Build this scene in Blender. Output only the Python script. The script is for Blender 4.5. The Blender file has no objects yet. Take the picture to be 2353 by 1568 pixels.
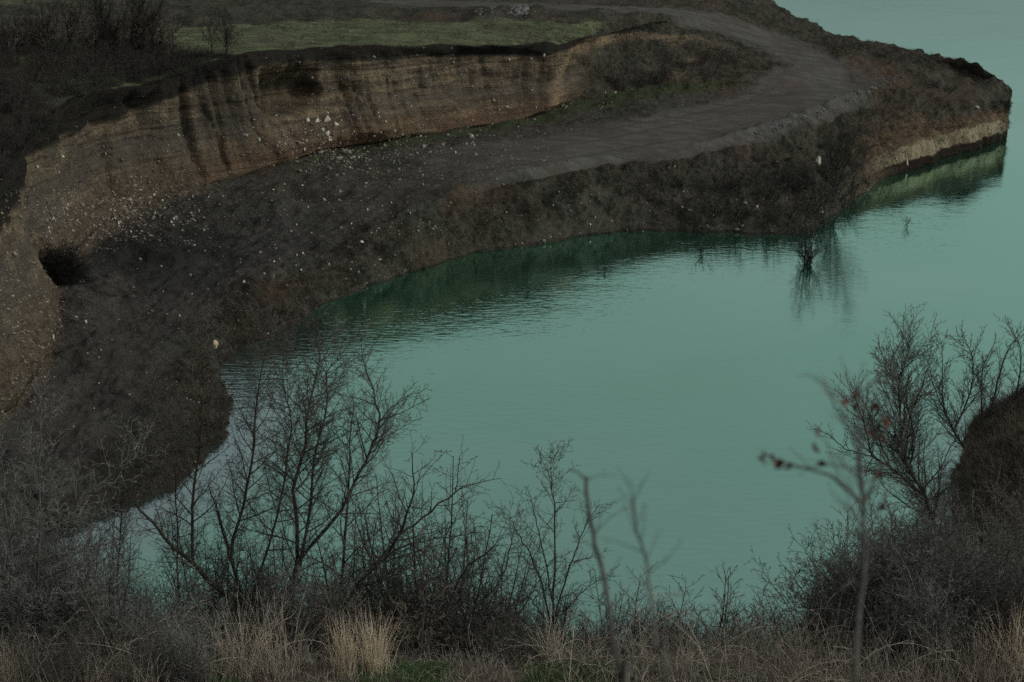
import bpy, math, random
import numpy as np
from mathutils import Vector
from mathutils.bvhtree import BVHTree

R = math.radians
scene = bpy.context.scene
COL = scene.collection

# ------------------------------------------------------------------ camera
CAM_H, PITCH = 30.0, R(19.5)
LENS = 50.0
cam_d = bpy.data.cameras.new('camera')
cam = bpy.data.objects.new('camera', cam_d)
COL.objects.link(cam)
cam.location = (0, 0, CAM_H)
cam.rotation_euler = (R(90) - PITCH, 0, 0)
cam_d.lens = LENS
cam_d.sensor_width = 36
cam_d.clip_start = 0.05
cam_d.clip_end = 6000
cam_d.dof.use_dof = True
cam_d.dof.focus_distance = 33
cam_d.dof.aperture_fstop = 2.5
scene.camera = cam

# ------------------------------------------------------------------ sky, sun, exposure
SUN_EL, SUN_AZ = R(36), R(104)         # weak sun behind cloud
world = bpy.data.worlds.new('World')
scene.world = world
world.use_nodes = True
wn = world.node_tree
wn.nodes.clear()
sky = wn.nodes.new('ShaderNodeTexSky')
sky.sky_type = 'NISHITA'
sky.sun_disc = False
sky.sun_elevation = SUN_EL
sky.sun_rotation = SUN_AZ
sky.air_density = 1.2
sky.dust_density = 3.0
hs = wn.nodes.new('ShaderNodeHueSaturation')
hs.inputs['Saturation'].default_value = 0.12
bg = wn.nodes.new('ShaderNodeBackground')
bg.inputs['Strength'].default_value = 0.13
wo = wn.nodes.new('ShaderNodeOutputWorld')
wn.links.new(sky.outputs[0], hs.inputs['Color'])
tn = wn.nodes.new('ShaderNodeMix')          # the overcast is faintly green grey
tn.data_type = 'RGBA'
tn.blend_type = 'MULTIPLY'
tn.inputs[0].default_value = 1.0
tn.inputs[7].default_value = (0.92, 1.0, 0.97, 1)
wn.links.new(hs.outputs[0], tn.inputs[6])
wn.links.new(tn.outputs[2], bg.inputs['Color'])
wn.links.new(bg.outputs[0], wo.inputs[0])
sun_d = bpy.data.lights.new('sun', 'SUN')
sun_d.energy = 0.75
sun_d.angle = R(14)
sun_d.color = (1.0, 0.95, 0.88)
sun = bpy.data.objects.new('sun', sun_d)
COL.objects.link(sun)
# Nishita: rotation measured from +Y clockwise
sdir = Vector((math.sin(SUN_AZ) * math.cos(SUN_EL), math.cos(SUN_AZ) * math.cos(SUN_EL), math.sin(SUN_EL)))
sun.rotation_euler = sdir.to_track_quat('Z', 'Y').to_euler()
scene.view_settings.view_transform = 'Standard'
scene.view_settings.look = 'None'
scene.view_settings.exposure = -0.62
scene.view_settings.gamma = 1
scene.cycles.max_bounces = 5
scene.cycles.diffuse_bounces = 2
scene.cycles.glossy_bounces = 2
scene.cycles.transparent_max_bounces = 4
scene.cycles.use_denoising = False

# ------------------------------------------------------------------ helpers
FPX = LENS / 36 * 2353.0
CX, CY = 1176.5, 784.0
cp, sp = math.cos(PITCH), math.sin(PITCH)
CAMP = np.array([0, 0, CAM_H])


def ray(x, y):
    """direction through a point of the photo (2353 x 1568 grid)"""
    a, b = (x - CX) / FPX, (CY - y) / FPX
    return np.array([a, cp + b * sp, -sp + b * cp])


def PZ(x, y, z):
    d = ray(x, y)
    return CAMP + d * ((z - CAM_H) / d[2])


def PY(x, y, Y):
    d = ray(x, y)
    return CAMP + d * (Y / d[1])


def _hash(ix, iy, iz, seed):
    h = (ix * 374761393 + iy * 668265263 + iz * 2147483647 + seed * 1274126177) & 0xFFFFFFFF
    h = ((h ^ (h >> 13)) * 1274126177) & 0xFFFFFFFF
    h = h ^ (h >> 16)
    return (h & 0xFFFF) / 32767.5 - 1.0


def vnoise(p, seed=0):
    p = np.asarray(p, dtype=np.float64)
    i = np.floor(p).astype(np.int64)
    f = p - i
    f = f * f * (3 - 2 * f)
    out = 0
    for dx in (0, 1):
        wx = f[..., 0] if dx else 1 - f[..., 0]
        for dy in (0, 1):
            wy = f[..., 1] if dy else 1 - f[..., 1]
            for dz in (0, 1):
                wz = f[..., 2] if dz else 1 - f[..., 2]
                out = out + wx * wy * wz * _hash(i[..., 0] + dx, i[..., 1] + dy, i[..., 2] + dz, seed)
    return out


def fbm(p, octv=4, seed=0, gain=0.5):
    a, s, t = 1.0, 0, 0
    p = np.asarray(p, dtype=np.float64)
    for o in range(octv):
        s = s + a * vnoise(p * (2.03 ** o) + o * 17.3, seed + o)
        t += a
        a *= gain
    return s / t


def smooth(a, b, x):
    t = np.clip((x - a) / (b - a), 0, 1)
    return t * t * (3 - 2 * t)


def mesh_from(name, verts, faces, smooth_sh=True, mat=None):
    """verts (N,3); faces (M,k) int array"""
    me = bpy.data.meshes.new(name)
    verts = np.asarray(verts, dtype=np.float32)
    faces = np.asarray(faces, dtype=np.int32)
    k = faces.shape[1]
    me.vertices.add(len(verts))
    me.vertices.foreach_set('co', verts.ravel())
    me.loops.add(faces.size)
    me.loops.foreach_set('vertex_index', faces.ravel())
    me.polygons.add(len(faces))
    me.polygons.foreach_set('loop_start', np.arange(0, faces.size, k, dtype=np.int32))
    me.polygons.foreach_set('loop_total', np.full(len(faces), k, dtype=np.int32))
    me.polygons.foreach_set('use_smooth', np.full(len(faces), smooth_sh))
    me.update(calc_edges=True)
    if mat:
        me.materials.append(mat)
    return me


def link(name, me, parent=None, loc=None):
    o = bpy.data.objects.new(name, me)
    COL.objects.link(o)
    if parent:
        o.parent = parent
    if loc is not None:
        o.location = loc
    return o


def tag(o, label=None, cat=None, group=None, kind=None):
    if label: o['label'] = label
    if cat: o['category'] = cat
    if group: o['group'] = group
    if kind: o['kind'] = kind
    return o


def empty(name, loc, rz=0):
    o = bpy.data.objects.new(name, None)
    COL.objects.link(o)
    o.empty_display_size = 0.2
    o.location = loc
    o.rotation_euler = (0, 0, rz)
    return o


def copy_tree(o, parent=None):
    c = o.copy()
    COL.objects.link(c)
    if parent:
        c.parent = parent
    for ch in list(o.children):
        copy_tree(ch, c)
    return c


# ------------------------------------------------------------------ node helpers
class NT:
    def __init__(self, name):
        self.m = bpy.data.materials.new(name)
        self.m.use_nodes = True
        self.t = self.m.node_tree
        self.t.nodes.clear()
        self.out = self.t.nodes.new('ShaderNodeOutputMaterial')

    def n(self, typ, **kw):
        nd = self.t.nodes.new(typ)
        for k, v in kw.items():
            setattr(nd, k, v)
        return nd

    def l(self, a, b):
        self.t.links.new(a, b)

    def val(self, sock, v):
        if hasattr(v, 'is_output') or isinstance(v, bpy.types.NodeSocket):
            self.l(v, sock)
        else:
            if isinstance(v, (tuple, list)) and len(v) == 3 and sock.type == 'RGBA':
                v = (*v, 1)
            sock.default_value = v

    def noise(self, scale, detail=4, rough=0.55, vec=None, dist=0):
        nd = self.n('ShaderNodeTexNoise')
        nd.inputs['Scale'].default_value = scale
        nd.inputs['Detail'].default_value = detail
        nd.inputs['Roughness'].default_value = rough
        nd.inputs['Distortion'].default_value = dist
        if vec is not None:
            self.l(vec, nd.inputs['Vector'])
        return nd.outputs['Fac']

    def voro(self, scale, vec=None, feature='F1'):
        nd = self.n('ShaderNodeTexVoronoi', feature=feature)
        nd.inputs['Scale'].default_value = scale
        if vec is not None:
            self.l(vec, nd.inputs['Vector'])
        return nd

    def ramp(self, fac, a, b, va=0.0, vb=1.0):
        nd = self.n('ShaderNodeMapRange', interpolation_type='SMOOTHSTEP')
        self.val(nd.inputs['Value'], fac)
        nd.inputs['From Min'].default_value = a
        nd.inputs['From Max'].default_value = b
        nd.inputs['To Min'].default_value = va
        nd.inputs['To Max'].default_value = vb
        return nd.outputs['Result']

    def mix(self, fac, a, b, blend='MIX'):
        nd = self.n('ShaderNodeMix', data_type='RGBA', blend_type=blend)
        self.val(nd.inputs['Factor'], fac)
        self.val(nd.inputs['A'] if False else nd.inputs[6], a)
        self.val(nd.inputs[7], b)
        return nd.outputs[2]

    def math(self, op, a, b=0.0, c=None):
        nd = self.n('ShaderNodeMath', operation=op)
        self.val(nd.inputs[0], a)
        self.val(nd.inputs[1], b)
        if c is not None:
            self.val(nd.inputs[2], c)
        return nd.outputs[0]

    def coords(self, scale=(1, 1, 1), kind='Object'):
        tc = self.n('ShaderNodeTexCoord')
        mp = self.n('ShaderNodeMapping')
        mp.inputs['Scale'].default_value = scale
        self.l(tc.outputs[kind], mp.inputs['Vector'])
        return mp.outputs[0]

    def bump(self, h, strength, dist, normal=None):
        nd = self.n('ShaderNodeBump')
        nd.inputs['Strength'].default_value = strength
        nd.inputs['Distance'].default_value = dist
        self.l(h, nd.inputs['Height'])
        if normal is not None:
            self.l(normal, nd.inputs['Normal'])
        return nd.outputs[0]

    def attr(self, name):
        nd = self.n('ShaderNodeAttribute', attribute_type='GEOMETRY', attribute_name=name)
        return nd.outputs['Fac']

    def principled(self, color, rough=0.9, normal=None, spec=0.2):
        b = self.n('ShaderNodeBsdfPrincipled')
        self.val(b.inputs['Base Color'], color)
        self.val(b.inputs['Roughness'], rough)
        b.inputs['Specular IOR Level'].default_value = spec
        if normal is not None:
            self.l(normal, b.inputs['Normal'])
        self.l(b.outputs[0], self.out.inputs[0])
        return self.m


def simple_mat(name, c1, c2, scale=6, rough=0.9, bump=0.0, stretch=(1, 1, 1), spec=0.15, rnd=0.0):
    t = NT(name)
    v = t.coords(stretch)
    f = t.ramp(t.noise(scale, 4, 0.6, v), 0.35, 0.65)
    c = t.mix(f, c1, c2)
    if rnd:
        oi = t.n('ShaderNodeObjectInfo')
        k = t.math('MULTIPLY_ADD', oi.outputs['Random'], rnd, 1 - rnd / 2)
        hsv = t.n('ShaderNodeHueSaturation')
        t.l(k, hsv.inputs['Value'])
        t.l(c, hsv.inputs['Color'])
        c = hsv.outputs[0]
    nrm = t.bump(t.noise(scale * 3, 5, 0.6, v), bump, 0.05) if bump else None
    return t.principled(c, rough, nrm, spec)


# ------------------------------------------------------------------ terrain material
def terrain_material():
    t = NT('quarry_earth')
    v = t.coords()
    big = t.noise(0.09, 4, 0.6, v)
    med = t.noise(0.55, 5, 0.65, v)
    fine = t.noise(3.2, 5, 0.7, v)
    grit = t.noise(11, 3, 0.7, v)
    # bare earth with dead turf and scrub
    c = t.mix(t.ramp(med, 0.36, 0.64), (0.028, 0.026, 0.021), (0.098, 0.086, 0.070))
    c = t.mix(t.ramp(fine, 0.42, 0.68), c, (0.085, 0.084, 0.062))
    c = t.mix(t.ramp(big, 0.52, 0.72, 0, 0.6), c, (0.13, 0.075, 0.05))
    c = t.mix(t.ramp(t.noise(1.6, 3, 0.6, v), 0.58, 0.72, 0, 0.75), c, (0.022, 0.022, 0.018))
    # gravel floor
    gv = t.mix(t.ramp(fine, 0.3, 0.7), (0.040, 0.037, 0.034), (0.105, 0.096, 0.086))
    vo = t.voro(3.4, v)
    vo2 = t.voro(1.3, v)
    sp1 = t.ramp(vo.outputs['Distance'], 0.10, 0.17, 1, 0)
    sep = t.n('ShaderNodeSeparateColor')
    t.l(vo.outputs['Color'], sep.inputs[0])
    sp1 = t.math('MULTIPLY', sp1, t.ramp(sep.outputs[0], 0.60, 0.72))
    gv = t.mix(t.ramp(big, 0.45, 0.7, 0, 0.5), gv, (0.09, 0.066, 0.048))
    gv = t.mix(t.ramp(t.noise(0.45, 5, 0.65, t.coords((0.5, 1.3, 1))), 0.47, 0.62, 0, 0.75), gv, (0.030, 0.028, 0.026))
    gv = t.mix(t.math('MULTIPLY', sp1, 0.75), gv, (0.30, 0.28, 0.24))
    c = t.mix(t.ramp(grit, 0.52, 0.70, 0, 0.55), c, (0.125, 0.11, 0.09))
    gv = t.mix(t.ramp(grit, 0.52, 0.70, 0, 0.6), gv, (0.18, 0.168, 0.15))
    a_gravel = t.attr('gravel')
    c = t.mix(a_gravel, c, gv)
    c = t.mix(t.math('MULTIPLY', t.attr('moist'), 0.7), c, (0.024, 0.023, 0.022))
    # grass
    vs = t.coords((1, 3.0, 1))
    g1 = t.ramp(t.noise(0.35, 5, 0.65, vs), 0.34, 0.66)
    gr = t.mix(g1, (0.095, 0.115, 0.058), (0.27, 0.28, 0.155))
    gr = t.mix(t.ramp(t.noise(2.6, 4, 0.7, vs), 0.35, 0.7), gr, (0.085, 0.095, 0.058))
    gr = t.mix(t.ramp(t.noise(0.16, 4, 0.6, v), 0.50, 0.68, 0, 0.8), gr, (0.115, 0.105, 0.075))
    gm = t.attr('grass')
    gm = t.ramp(t.math('ADD', gm, t.math('MULTIPLY', t.math('SUBTRACT', fine, 0.5), 0.9)), 0.35, 0.65)
    gr = t.mix(t.ramp(t.noise(1.0, 5, 0.75, t.coords((0.5, 2.2, 1))), 0.52, 0.66, 0, 0.7), gr, (0.045, 0.052, 0.028))
    c = t.mix(gm, c, gr)
    # green moss patches
    mm = t.attr('moss')
    mm = t.ramp(t.math('ADD', mm, t.math('MULTIPLY', t.math('SUBTRACT', med, 0.5), 1.4)), 0.4, 0.8, 0, 0.8)
    c = t.mix(mm, c, (0.062, 0.076, 0.038))
    # cliff
    vz = t.coords((0.12, 0.12, 2.2))
    vv = t.coords((1.6, 1.6, 0.16))
    wv = t.coords((0.5, 0.5, 0.06))
    st = t.noise(1.0, 5, 0.65, vz, 0.3)
    cl = t.mix(t.ramp(st, 0.34, 0.66), (0.135, 0.100, 0.070), (0.35, 0.26, 0.168))
    cl = t.mix(t.ramp(t.noise(0.6, 4, 0.65, v), 0.42, 0.66, 0, 0.75), cl, (0.105, 0.092, 0.078))
    cl = t.mix(t.ramp(t.noise(1.0, 4, 0.7, vv), 0.52, 0.68, 0, 0.45), cl, (0.05, 0.038, 0.028))
    cl = t.mix(t.ramp(t.noise(1.0, 4, 0.6, wv), 0.58, 0.72, 0, 0.5), cl, (0.035, 0.029, 0.024))
    vst = t.coords((1, 1, 2.6))
    vc = t.voro(2.0, vst)
    sep2 = t.n('ShaderNodeSeparateColor')
    t.l(vc.outputs['Color'], sep2.inputs[0])
    sband = t.ramp(t.noise(1.0, 3, 0.5, t.coords((0.05, 0.05, 0.75))), 0.46, 0.60, 0.25, 1.0)
    s2 = t.math('MULTIPLY', t.ramp(vc.outputs['Distance'], 0.10, 0.20, 1, 0), t.ramp(sep2.outputs[1], 0.78, 0.84))
    s2 = t.math('MULTIPLY', s2, sband)
    vf = t.noise(1.0, 5, 0.75, t.coords((5.0, 5.0, 0.45)))
    cl = t.mix(t.ramp(vf, 0.52, 0.66, 0, 0.6), cl, (0.07, 0.053, 0.038))
    cl = t.mix(t.ramp(vf, 0.30, 0.44, 0.4, 0), cl, (0.50, 0.39, 0.27))
    cl = t.mix(t.math('MULTIPLY', s2, 0.9), cl, (0.42, 0.38, 0.31))
    red = t.attr('red')
    cl = t.mix(t.math('MULTIPLY', red, 0.65), cl, (0.19, 0.10, 0.058))
    lay = t.noise(1.0, 3, 0.6, t.coords((0.10, 0.10, 5.0)), 0.4)
    cl = t.mix(t.ramp(lay, 0.56, 0.64, 0, 0.55), cl, (0.085, 0.062, 0.045))
    crk = t.voro(1.1, t.coords((1, 1, 0.7)), 'DISTANCE_TO_EDGE')
    crm = t.math('MULTIPLY', t.ramp(crk.outputs['Distance'], 0.0, 0.035, 1, 0), t.ramp(t.noise(0.8, 2, 0.5, v), 0.5, 0.6))
    cl = t.mix(t.math('MULTIPLY', crm, 0.6), cl, (0.04, 0.03, 0.022))
    cl = t.mix(t.math('MULTIPLY', t.attr('greyband'), 0.7), cl, t.mix(fine, (0.075, 0.066, 0.057), (0.18, 0.155, 0.13)))
    cl = t.mix(t.math('MULTIPLY', s2, 0.8), cl, (0.36, 0.33, 0.27))
    tan = t.attr('tan')
    cl = t.mix(t.math('MULTIPLY', tan, 0.85), cl, (0.42, 0.285, 0.175))
    cl = t.mix(t.math('MULTIPLY', t.attr('gully_shade'), 0.38), cl, (0.045, 0.036, 0.028))
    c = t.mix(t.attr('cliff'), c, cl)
    vt = t.voro(3.0, t.coords((1, 1, 0.8)))
    st3 = t.n('ShaderNodeSeparateColor')
    t.l(vt.outputs['Color'], st3.inputs[0])
    ta = t.mix(t.ramp(fine, 0.35, 0.65), (0.075, 0.056, 0.042), (0.18, 0.14, 0.10))
    ta = t.mix(t.math('MULTIPLY', t.ramp(vt.outputs['Distance'], 0.16, 0.26, 1, 0), t.ramp(st3.outputs[0], 0.55, 0.7)), ta, (0.42, 0.37, 0.29))
    c = t.mix(t.math('MULTIPLY', t.attr('talus'), 0.9), c, ta)
    # dark topsoil and roots
    soil = t.mix(fine, (0.018, 0.015, 0.013), (0.050, 0.042, 0.035))
    c = t.mix(t.attr('soil'), c, soil)
    # pale sand band at the headland
    pb = t.mix(t.ramp(t.noise(1.0, 4, 0.6, vv), 0.4, 0.7), (0.38, 0.30, 0.205), (0.18, 0.125, 0.085))
    c = t.mix(t.attr('band'), c, pb)
    c = t.mix(t.attr('wet'), c, (0.028, 0.019, 0.014))
    # dirt road
    vr = t.attr('road')
    rc = t.mix(t.ramp(t.noise(0.9, 5, 0.7, t.coords((0.35, 1.6, 1))), 0.32, 0.68), (0.072, 0.065, 0.058), (0.135, 0.124, 0.113))
    rc = t.mix(t.ramp(t.noise(0.2, 3, 0.6, v), 0.45, 0.7, 0, 0.6), rc, (0.088, 0.066, 0.054))
    rc = t.mix(t.ramp(grit, 0.3, 0.8, 0, 0.35), rc, (0.06, 0.058, 0.056))
    rf = t.ramp(t.math('ADD', vr, t.math('MULTIPLY', t.math('SUBTRACT', med, 0.5), 0.55)), 0.30, 0.75)
    c = t.mix(rf, c, rc)
    # wheel ruts
    c = t.mix(t.math('MULTIPLY', t.attr('rut'), 0.75), c, (0.062, 0.056, 0.052))
    h = t.math('ADD', t.math('MULTIPLY', fine, 1.0), t.math('MULTIPLY', grit, 0.55))
    h = t.math('MULTIPLY', h, t.math('SUBTRACT', 1.0, t.math('MULTIPLY', vr, 0.8)))
    h = t.math('ADD', h, t.math('MULTIPLY', s2, 0.4))
    h = t.math('ADD', h, t.math('MULTIPLY', t.math('MULTIPLY', t.math('ADD', lay, t.math('ADD', st, vf)), t.attr('cliff')), 1.0))
    n1 = t.bump(h, 0.9, 0.32)
    return t.principled(c, 0.95, n1, 0.1)


EARTH = terrain_material()

# ------------------------------------------------------------------ far terrain: lofted rails
# each station: shore, bank top, floor, cliff foot, cliff top; (x, y, z) on the photo grid, or ('w', X, Y, Z) in metres
# cliff top as (x, y, '+dY'): so many metres behind the foot, its height from its place
ST = [
    # shore            bank                 floor               foot               top
    [('w', -30, 25, 0), ('w', -34, 25, 2), ('w', -38, 25, 3), ('w', -42, 25, 5), ('w', -46, 25, 13)],
    [(-60, 1300, 0), (-120, 1190, 1.8), (-190, 1120, 2.4), (-250, 1070, 3.4), (-380, 600, '+1.5')],
    [(190, 1213, 0), (120, 1120, 1.6), (50, 1030, 2.3), (-5, 965, 3.4), (-75, 480, '+5')],
    [(330, 1142, 0), (250, 1030, 1.6), (150, 945, 2.4), (65, 890, 3.4), (-20, 440, '+5.5')],
    [(430, 1085, 0), (350, 960, 1.6), (220, 860, 2.5), (112, 800, 3.4), (25, 390, '+6')],
    [(500, 1012, 0), (420, 885, 1.6), (260, 775, 2.5), (118, 715, 3.5), (62, 330, '+6')],
    [(524, 952, 0), (432, 825, 1.6), (275, 700, 2.6), (125, 650, 3.6), (105, 275, '+5')],
    [(512, 902, 0), (440, 790, 1.6), (305, 645, 2.7), (185, 570, 3.7), (165, 235, '+4.5')],
    [(492, 852, 0), (452, 755, 1.6), (345, 600, 2.8), (250, 512, 3.8), (240, 214, '+4')],
    [(545, 816, 0), (500, 700, 1.8), (425, 550, 3.0), (330, 470, 4.0), (330, 200, '+3.5')],
    [(640, 766, 0), (600, 650, 2.0), (530, 505, 3.4), (470, 428, 4.4), (440, 165, '+3')],
    [(730, 707, 0), (700, 585, 2.4), (650, 470, 4.0), (600, 396, 4.8), (560, 124, '+3')],
    [(850, 656, 0), (830, 530, 3.0), (800, 420, 4.6), (740, 352, 5.3), (720, 112, '+3')],
    [(960, 621, 0), (950, 480, 3.8), (940, 385, 5.0), (880, 328, 5.7), (880, 106, '+3')],
    [(1100, 580, 0), (1090, 422, 4.5), (1110, 350, 5.4), (1060, 300, 6.0), (1060, 105, '+3')],
    [(1300, 549, 0), (1280, 374, 5.0), (1290, 322, 5.6), (1225, 270, 6.2), (1260, 104, '+3')],
    [(1450, 533, 0), (1450, 350, 5.0), (1480, 292, 5.8), (1310, 238, 6.6), (1345, 88, '+3.5')],
    [(1600, 530, 0), (1600, 332, 5.0), (1630, 258, 6.0), (1450, 212, 6.9), (1480, 74, '+10')],
    [(1760, 546, 0), (1760, 292, 5.4), (1750, 222, 6.4), (1620, 195, 7.4), (1620, 86, '+11')],
    [(1880, 520, 0), (1880, 256, 5.7), (1850, 205, 6.7), (1760, 180, 7.8), (1760, 110, '+12')],
    [(2060, 402, 0), (2000, 212, 6.2), (1960, 190, 6.7), (1930, 168, 7.3), (1935, 135, '+5')],
    [(2235, 346, 0), (2180, 235, '+2.5'), (2160, 205, '+4'), (2150, 180, '+6'), (2150, 158, '+8')],
    [(2312, 317, 0), (2322, 235, '+0.5'), (2325, 222, '+0.8'), (2324, 210, '+1.1'), (2322, 203, '+1.4')],
]
# upper field, then the ridge (seen as the edge against the far water on the right)
FIELD = [('w', -75, 30, 15), ('w', -75, 60, 15.5), ('w', -80, 85, 15.5), ('w', -80, 100, 15.5), ('w', -78, 115, 15.5),
         (-350, 120, 14.8), (-200, 110, 14.6), (0, 85, 14.6), (110, 70, 14.4), (250, 60, 14.2), (400, 52, 14.1), (560, 50, 14.0),
         (720, 45, 13.9), (880, 42, 13.8), (1060, 45, 13.6), (1260, 48, 13.3), (1400, 48, 12.9), (1570, 42, 12.2),
         (1700, 58, 10.9), (1830, 82, 9.5), (2000, 116, 8.15), (2180, 147, '+10'), (2318, 196, '+1.8')]
RIDGE = [('w', -150, 40, 17), ('w', -150, 80, 18), ('w', -150, 120, 18), ('w', -150, 150, 18), ('w', -140, 170, 18),
         (-700, -40, 15.5), (-400, -50, 15.5), (-100, -60, 15.5), (50, -60, 15.3), (250, -60, 15.2), (450, -60, 15), (620, -60, 14.8),
         (800, -60, 14.5), (1000, -60, 14.2), (1180, -60, 14), (1380, -60, 13.6), (1560, -55, 13.2), (1700, -30, 12.4),
         (1790, 18, 11.2), (1915, 76, 9.2), (2065, 110, 7.9), (2225, 142, 7.7), (2306, 188, '+2.4')]


def conv(p, ref=None):
    if p[0] == 'w':
        return np.array(p[1:], dtype=float)
    if isinstance(p[2], str):
        return PY(p[0], p[1], ref[1] + float(p[2][1:]))
    return PZ(*p)


K = len(ST)
rails = [[] for _ in range(7)]
for i, s in enumerate(ST):
    sh = conv(s[0])
    bk = conv(s[1], sh); fl = conv(s[2], sh); ft = conv(s[3], sh)
    tp = conv(s[4], ft if i < 21 else sh)
    fd = conv(FIELD[i], sh); rg = conv(RIDGE[i], sh)
    for r_, p in zip(rails, (sh, bk, fl, ft, tp, fd, rg)):
        r_.append(p)
rails = [np.array(r_) for r_ in rails]
sh = rails[0]
# under the water and the far side of the promontory
under = sh.copy()
nrm = np.zeros_like(sh)
tg = np.gradient(sh, axis=0)
nrm[:, 0], nrm[:, 1] = tg[:, 1], -tg[:, 0]
nrm /= np.linalg.norm(nrm, axis=1)[:, None]
under = sh + nrm * 5.0
under[:, 2] = -3.0
back1 = rails[6].copy(); back2 = rails[6].copy()
for i in range(K):
    if i >= 17:
        back1[i] += np.array([1.5, 4.0, 0]) * (1 if i < 22 else 0.25); back1[i][2] = rails[6][i][2] * 0.5
        back2[i] += np.array([3.0, 9.0, 0]) * (1 if i < 22 else 0.3); back2[i][2] = -3
    elif i >= 5:
        back1[i] += np.array([0, 60, 1]); back2[i] += np.array([-10, 260, 2])
    else:
        back1[i] += np.array([-60, 20, 2]); back2[i] += np.array([-250, 60, 6])
rails = [under] + rails + [back1, back2]
NR = len(rails)
ROWS = [6, 95, 60, 60, 150, 70, 50, 16, 10]       # per gap


def catmull(P, n_per):
    """P (K,3), returns points with n_per subdivisions per interval"""
    out = []
    Kp = len(P)
    for i in range(Kp - 1):
        p0 = P[max(i - 1, 0)]; p1 = P[i]; p2 = P[i + 1]; p3 = P[min(i + 2, Kp - 1)]
        n = n_per[i]
        t = np.linspace(0, 1, n, endpoint=False)[:, None]
        out.append(0.5 * ((2 * p1) + (-p0 + p2) * t + (2 * p0 - 5 * p1 + 4 * p2 - p3) * t ** 2 + (-p0 + 3 * p1 - 3 * p2 + p3) * t ** 3))
    out.append(P[-1][None])
    return np.concatenate(out)


NPER = []
for i in range(K - 1):
    Lm = max(np.linalg.norm(r_[i + 1] - r_[i]) for r_ in rails[1:6])
    NPER.append(int(np.clip(Lm / 0.17, 24, 110)))
dense = [catmull(r_, NPER) for r_ in rails]
NC = len(dense[0])
S = np.concatenate([i + np.linspace(0, 1, NPER[i], endpoint=False) for i in range(K - 1)] + [[K - 1.0]])
rows, V = [], []
for g in range(NR - 1):
    n = ROWS[g]
    for k in range(n):
        t = k / n
        if g == 4 or g == 1:
            tt = t
        else:
            tt = t
        row = dense[g] * (1 - tt) + dense[g + 1] * tt
        if g == 1:
            w_ = smooth(19.3, 20.0, S)[:, None]
            ztop = np.minimum(2.7, dense[2][:, 2:] * 0.7)
            if t < 0.35:
                fx, zz_ = 0.12 * t / 0.35, ztop * t / 0.35
            else:
                u_ = (t - 0.35) / 0.65
                fx, zz_ = 0.12 + 0.88 * u_, ztop + (dense[2][:, 2:] - ztop) * u_
            st_ = dense[1] * (1 - fx) + dense[2] * fx
            st_[:, 2:] = zz_
            row = row * (1 - w_) + st_ * w_
        rows.append(row)
        V.append(g + t)
rows.append(dense[-1]); V.append(NR - 1.0)
base = np.array(rows)                      # (rows, cols, 3)
V = np.array(V)
NRW = len(V)
Sg, Vg = np.meshgrid(S, V)
Sn = Sg + 0.25 * fbm(np.stack([Sg * 1.3, Vg * 2, Vg * 0], -1), 3, 5)


def grid_faces(nr, nc):
    a = np.arange(nr * nc).reshape(nr, nc)
    return np.stack([a[:-1, :-1], a[:-1, 1:], a[1:, 1:], a[1:, :-1]], -1).reshape(-1, 4)


faces = grid_faces(NRW, NC)
bvh0 = BVHTree.FromPolygons([tuple(p) for p in base[::3, ::3].reshape(-1, 3)],
                            [tuple(f) for f in grid_faces(*base[::3, ::3].shape[:2])])


def hit(bvh, x, y):
    d = ray(x, y)
    h = bvh.ray_cast(Vector(CAMP), Vector(d / np.linalg.norm(d)))
    return None if h[0] is None else np.array(h[0])


def seg_dist(P, line):
    """distance of each P (.,.,2) to a polyline"""
    best = np.full(P.shape[:-1], 1e9)
    for a, b in zip(line[:-1], line[1:]):
        ab = b - a
        t = np.clip(((P - a) @ ab) / (ab @ ab), 0, 1)
        d = np.linalg.norm(P - (a + t[..., None] * ab), axis=-1)
        best = np.minimum(best, d)
    return best


def wline(pts):
    out = []
    for x, y in pts:
        h = hit(bvh0, x, y)
        if h is None:
            h = PZ(x, y, 13)
        out.append(h[:2])
    return catmull(np.array([[*p, 0] for p in out]), [8] * (len(out) - 1))[:, :2]


XY = base[..., :2]
road_lo = wline([(860, 430), (960, 402), (1080, 378), (1230, 358), (1400, 330), (1560, 302), (1700, 270), (1820, 232), (1880, 200)])
road_up = wline([(1880, 195), (1885, 155), (1850, 125), (1780, 95), (1690, 62), (1600, 38), (1500, 27), (1300, 18), (1100, 12), (900, 3)])
wl = np.linspace(0, 1, 9)
d_lo = seg_dist(XY, road_lo) + 1.0 * fbm(np.stack([XY[..., 0] * .25, XY[..., 1] * .25, 0 * XY[..., 0]], -1), 3, 9)
d_up = seg_dist(XY, road_up) + 0.8 * fbm(np.stack([XY[..., 0] * .3, XY[..., 1] * .3, 0 * XY[..., 0]], -1), 3, 10)
st0 = np.linalg.norm(XY - road_lo[0], axis=-1) + 3.0 * fbm(np.stack([XY[..., 0] * .3, XY[..., 1] * .3, 0 * XY[..., 0]], -1), 3, 12)
road = np.maximum((1 - smooth(3.2, 6.4, d_lo)) * (0.25 + 0.75 * smooth(2, 17, st0)), 1 - smooth(1.9, 3.8, d_up))
spread = wline([(1700, 255), (1860, 205), (1960, 165)])
road = np.maximum(road, 0.5 * (1 - smooth(2.5, 7, seg_dist(XY, spread))))
road = np.maximum(road, 0.75 * (1 - smooth(2.0, 6.0, seg_dist(XY, wline([(1730, 82), (1800, 105), (1855, 140)])))))
road *= (Vg > 1.85) & (Vg < 7.0)
road = road * (1 - smooth(0.8, 1.0, (Vg > 4.0) * (Sg < 16.2) * (Vg < 5.0)))
rut = np.zeros_like(road)
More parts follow.
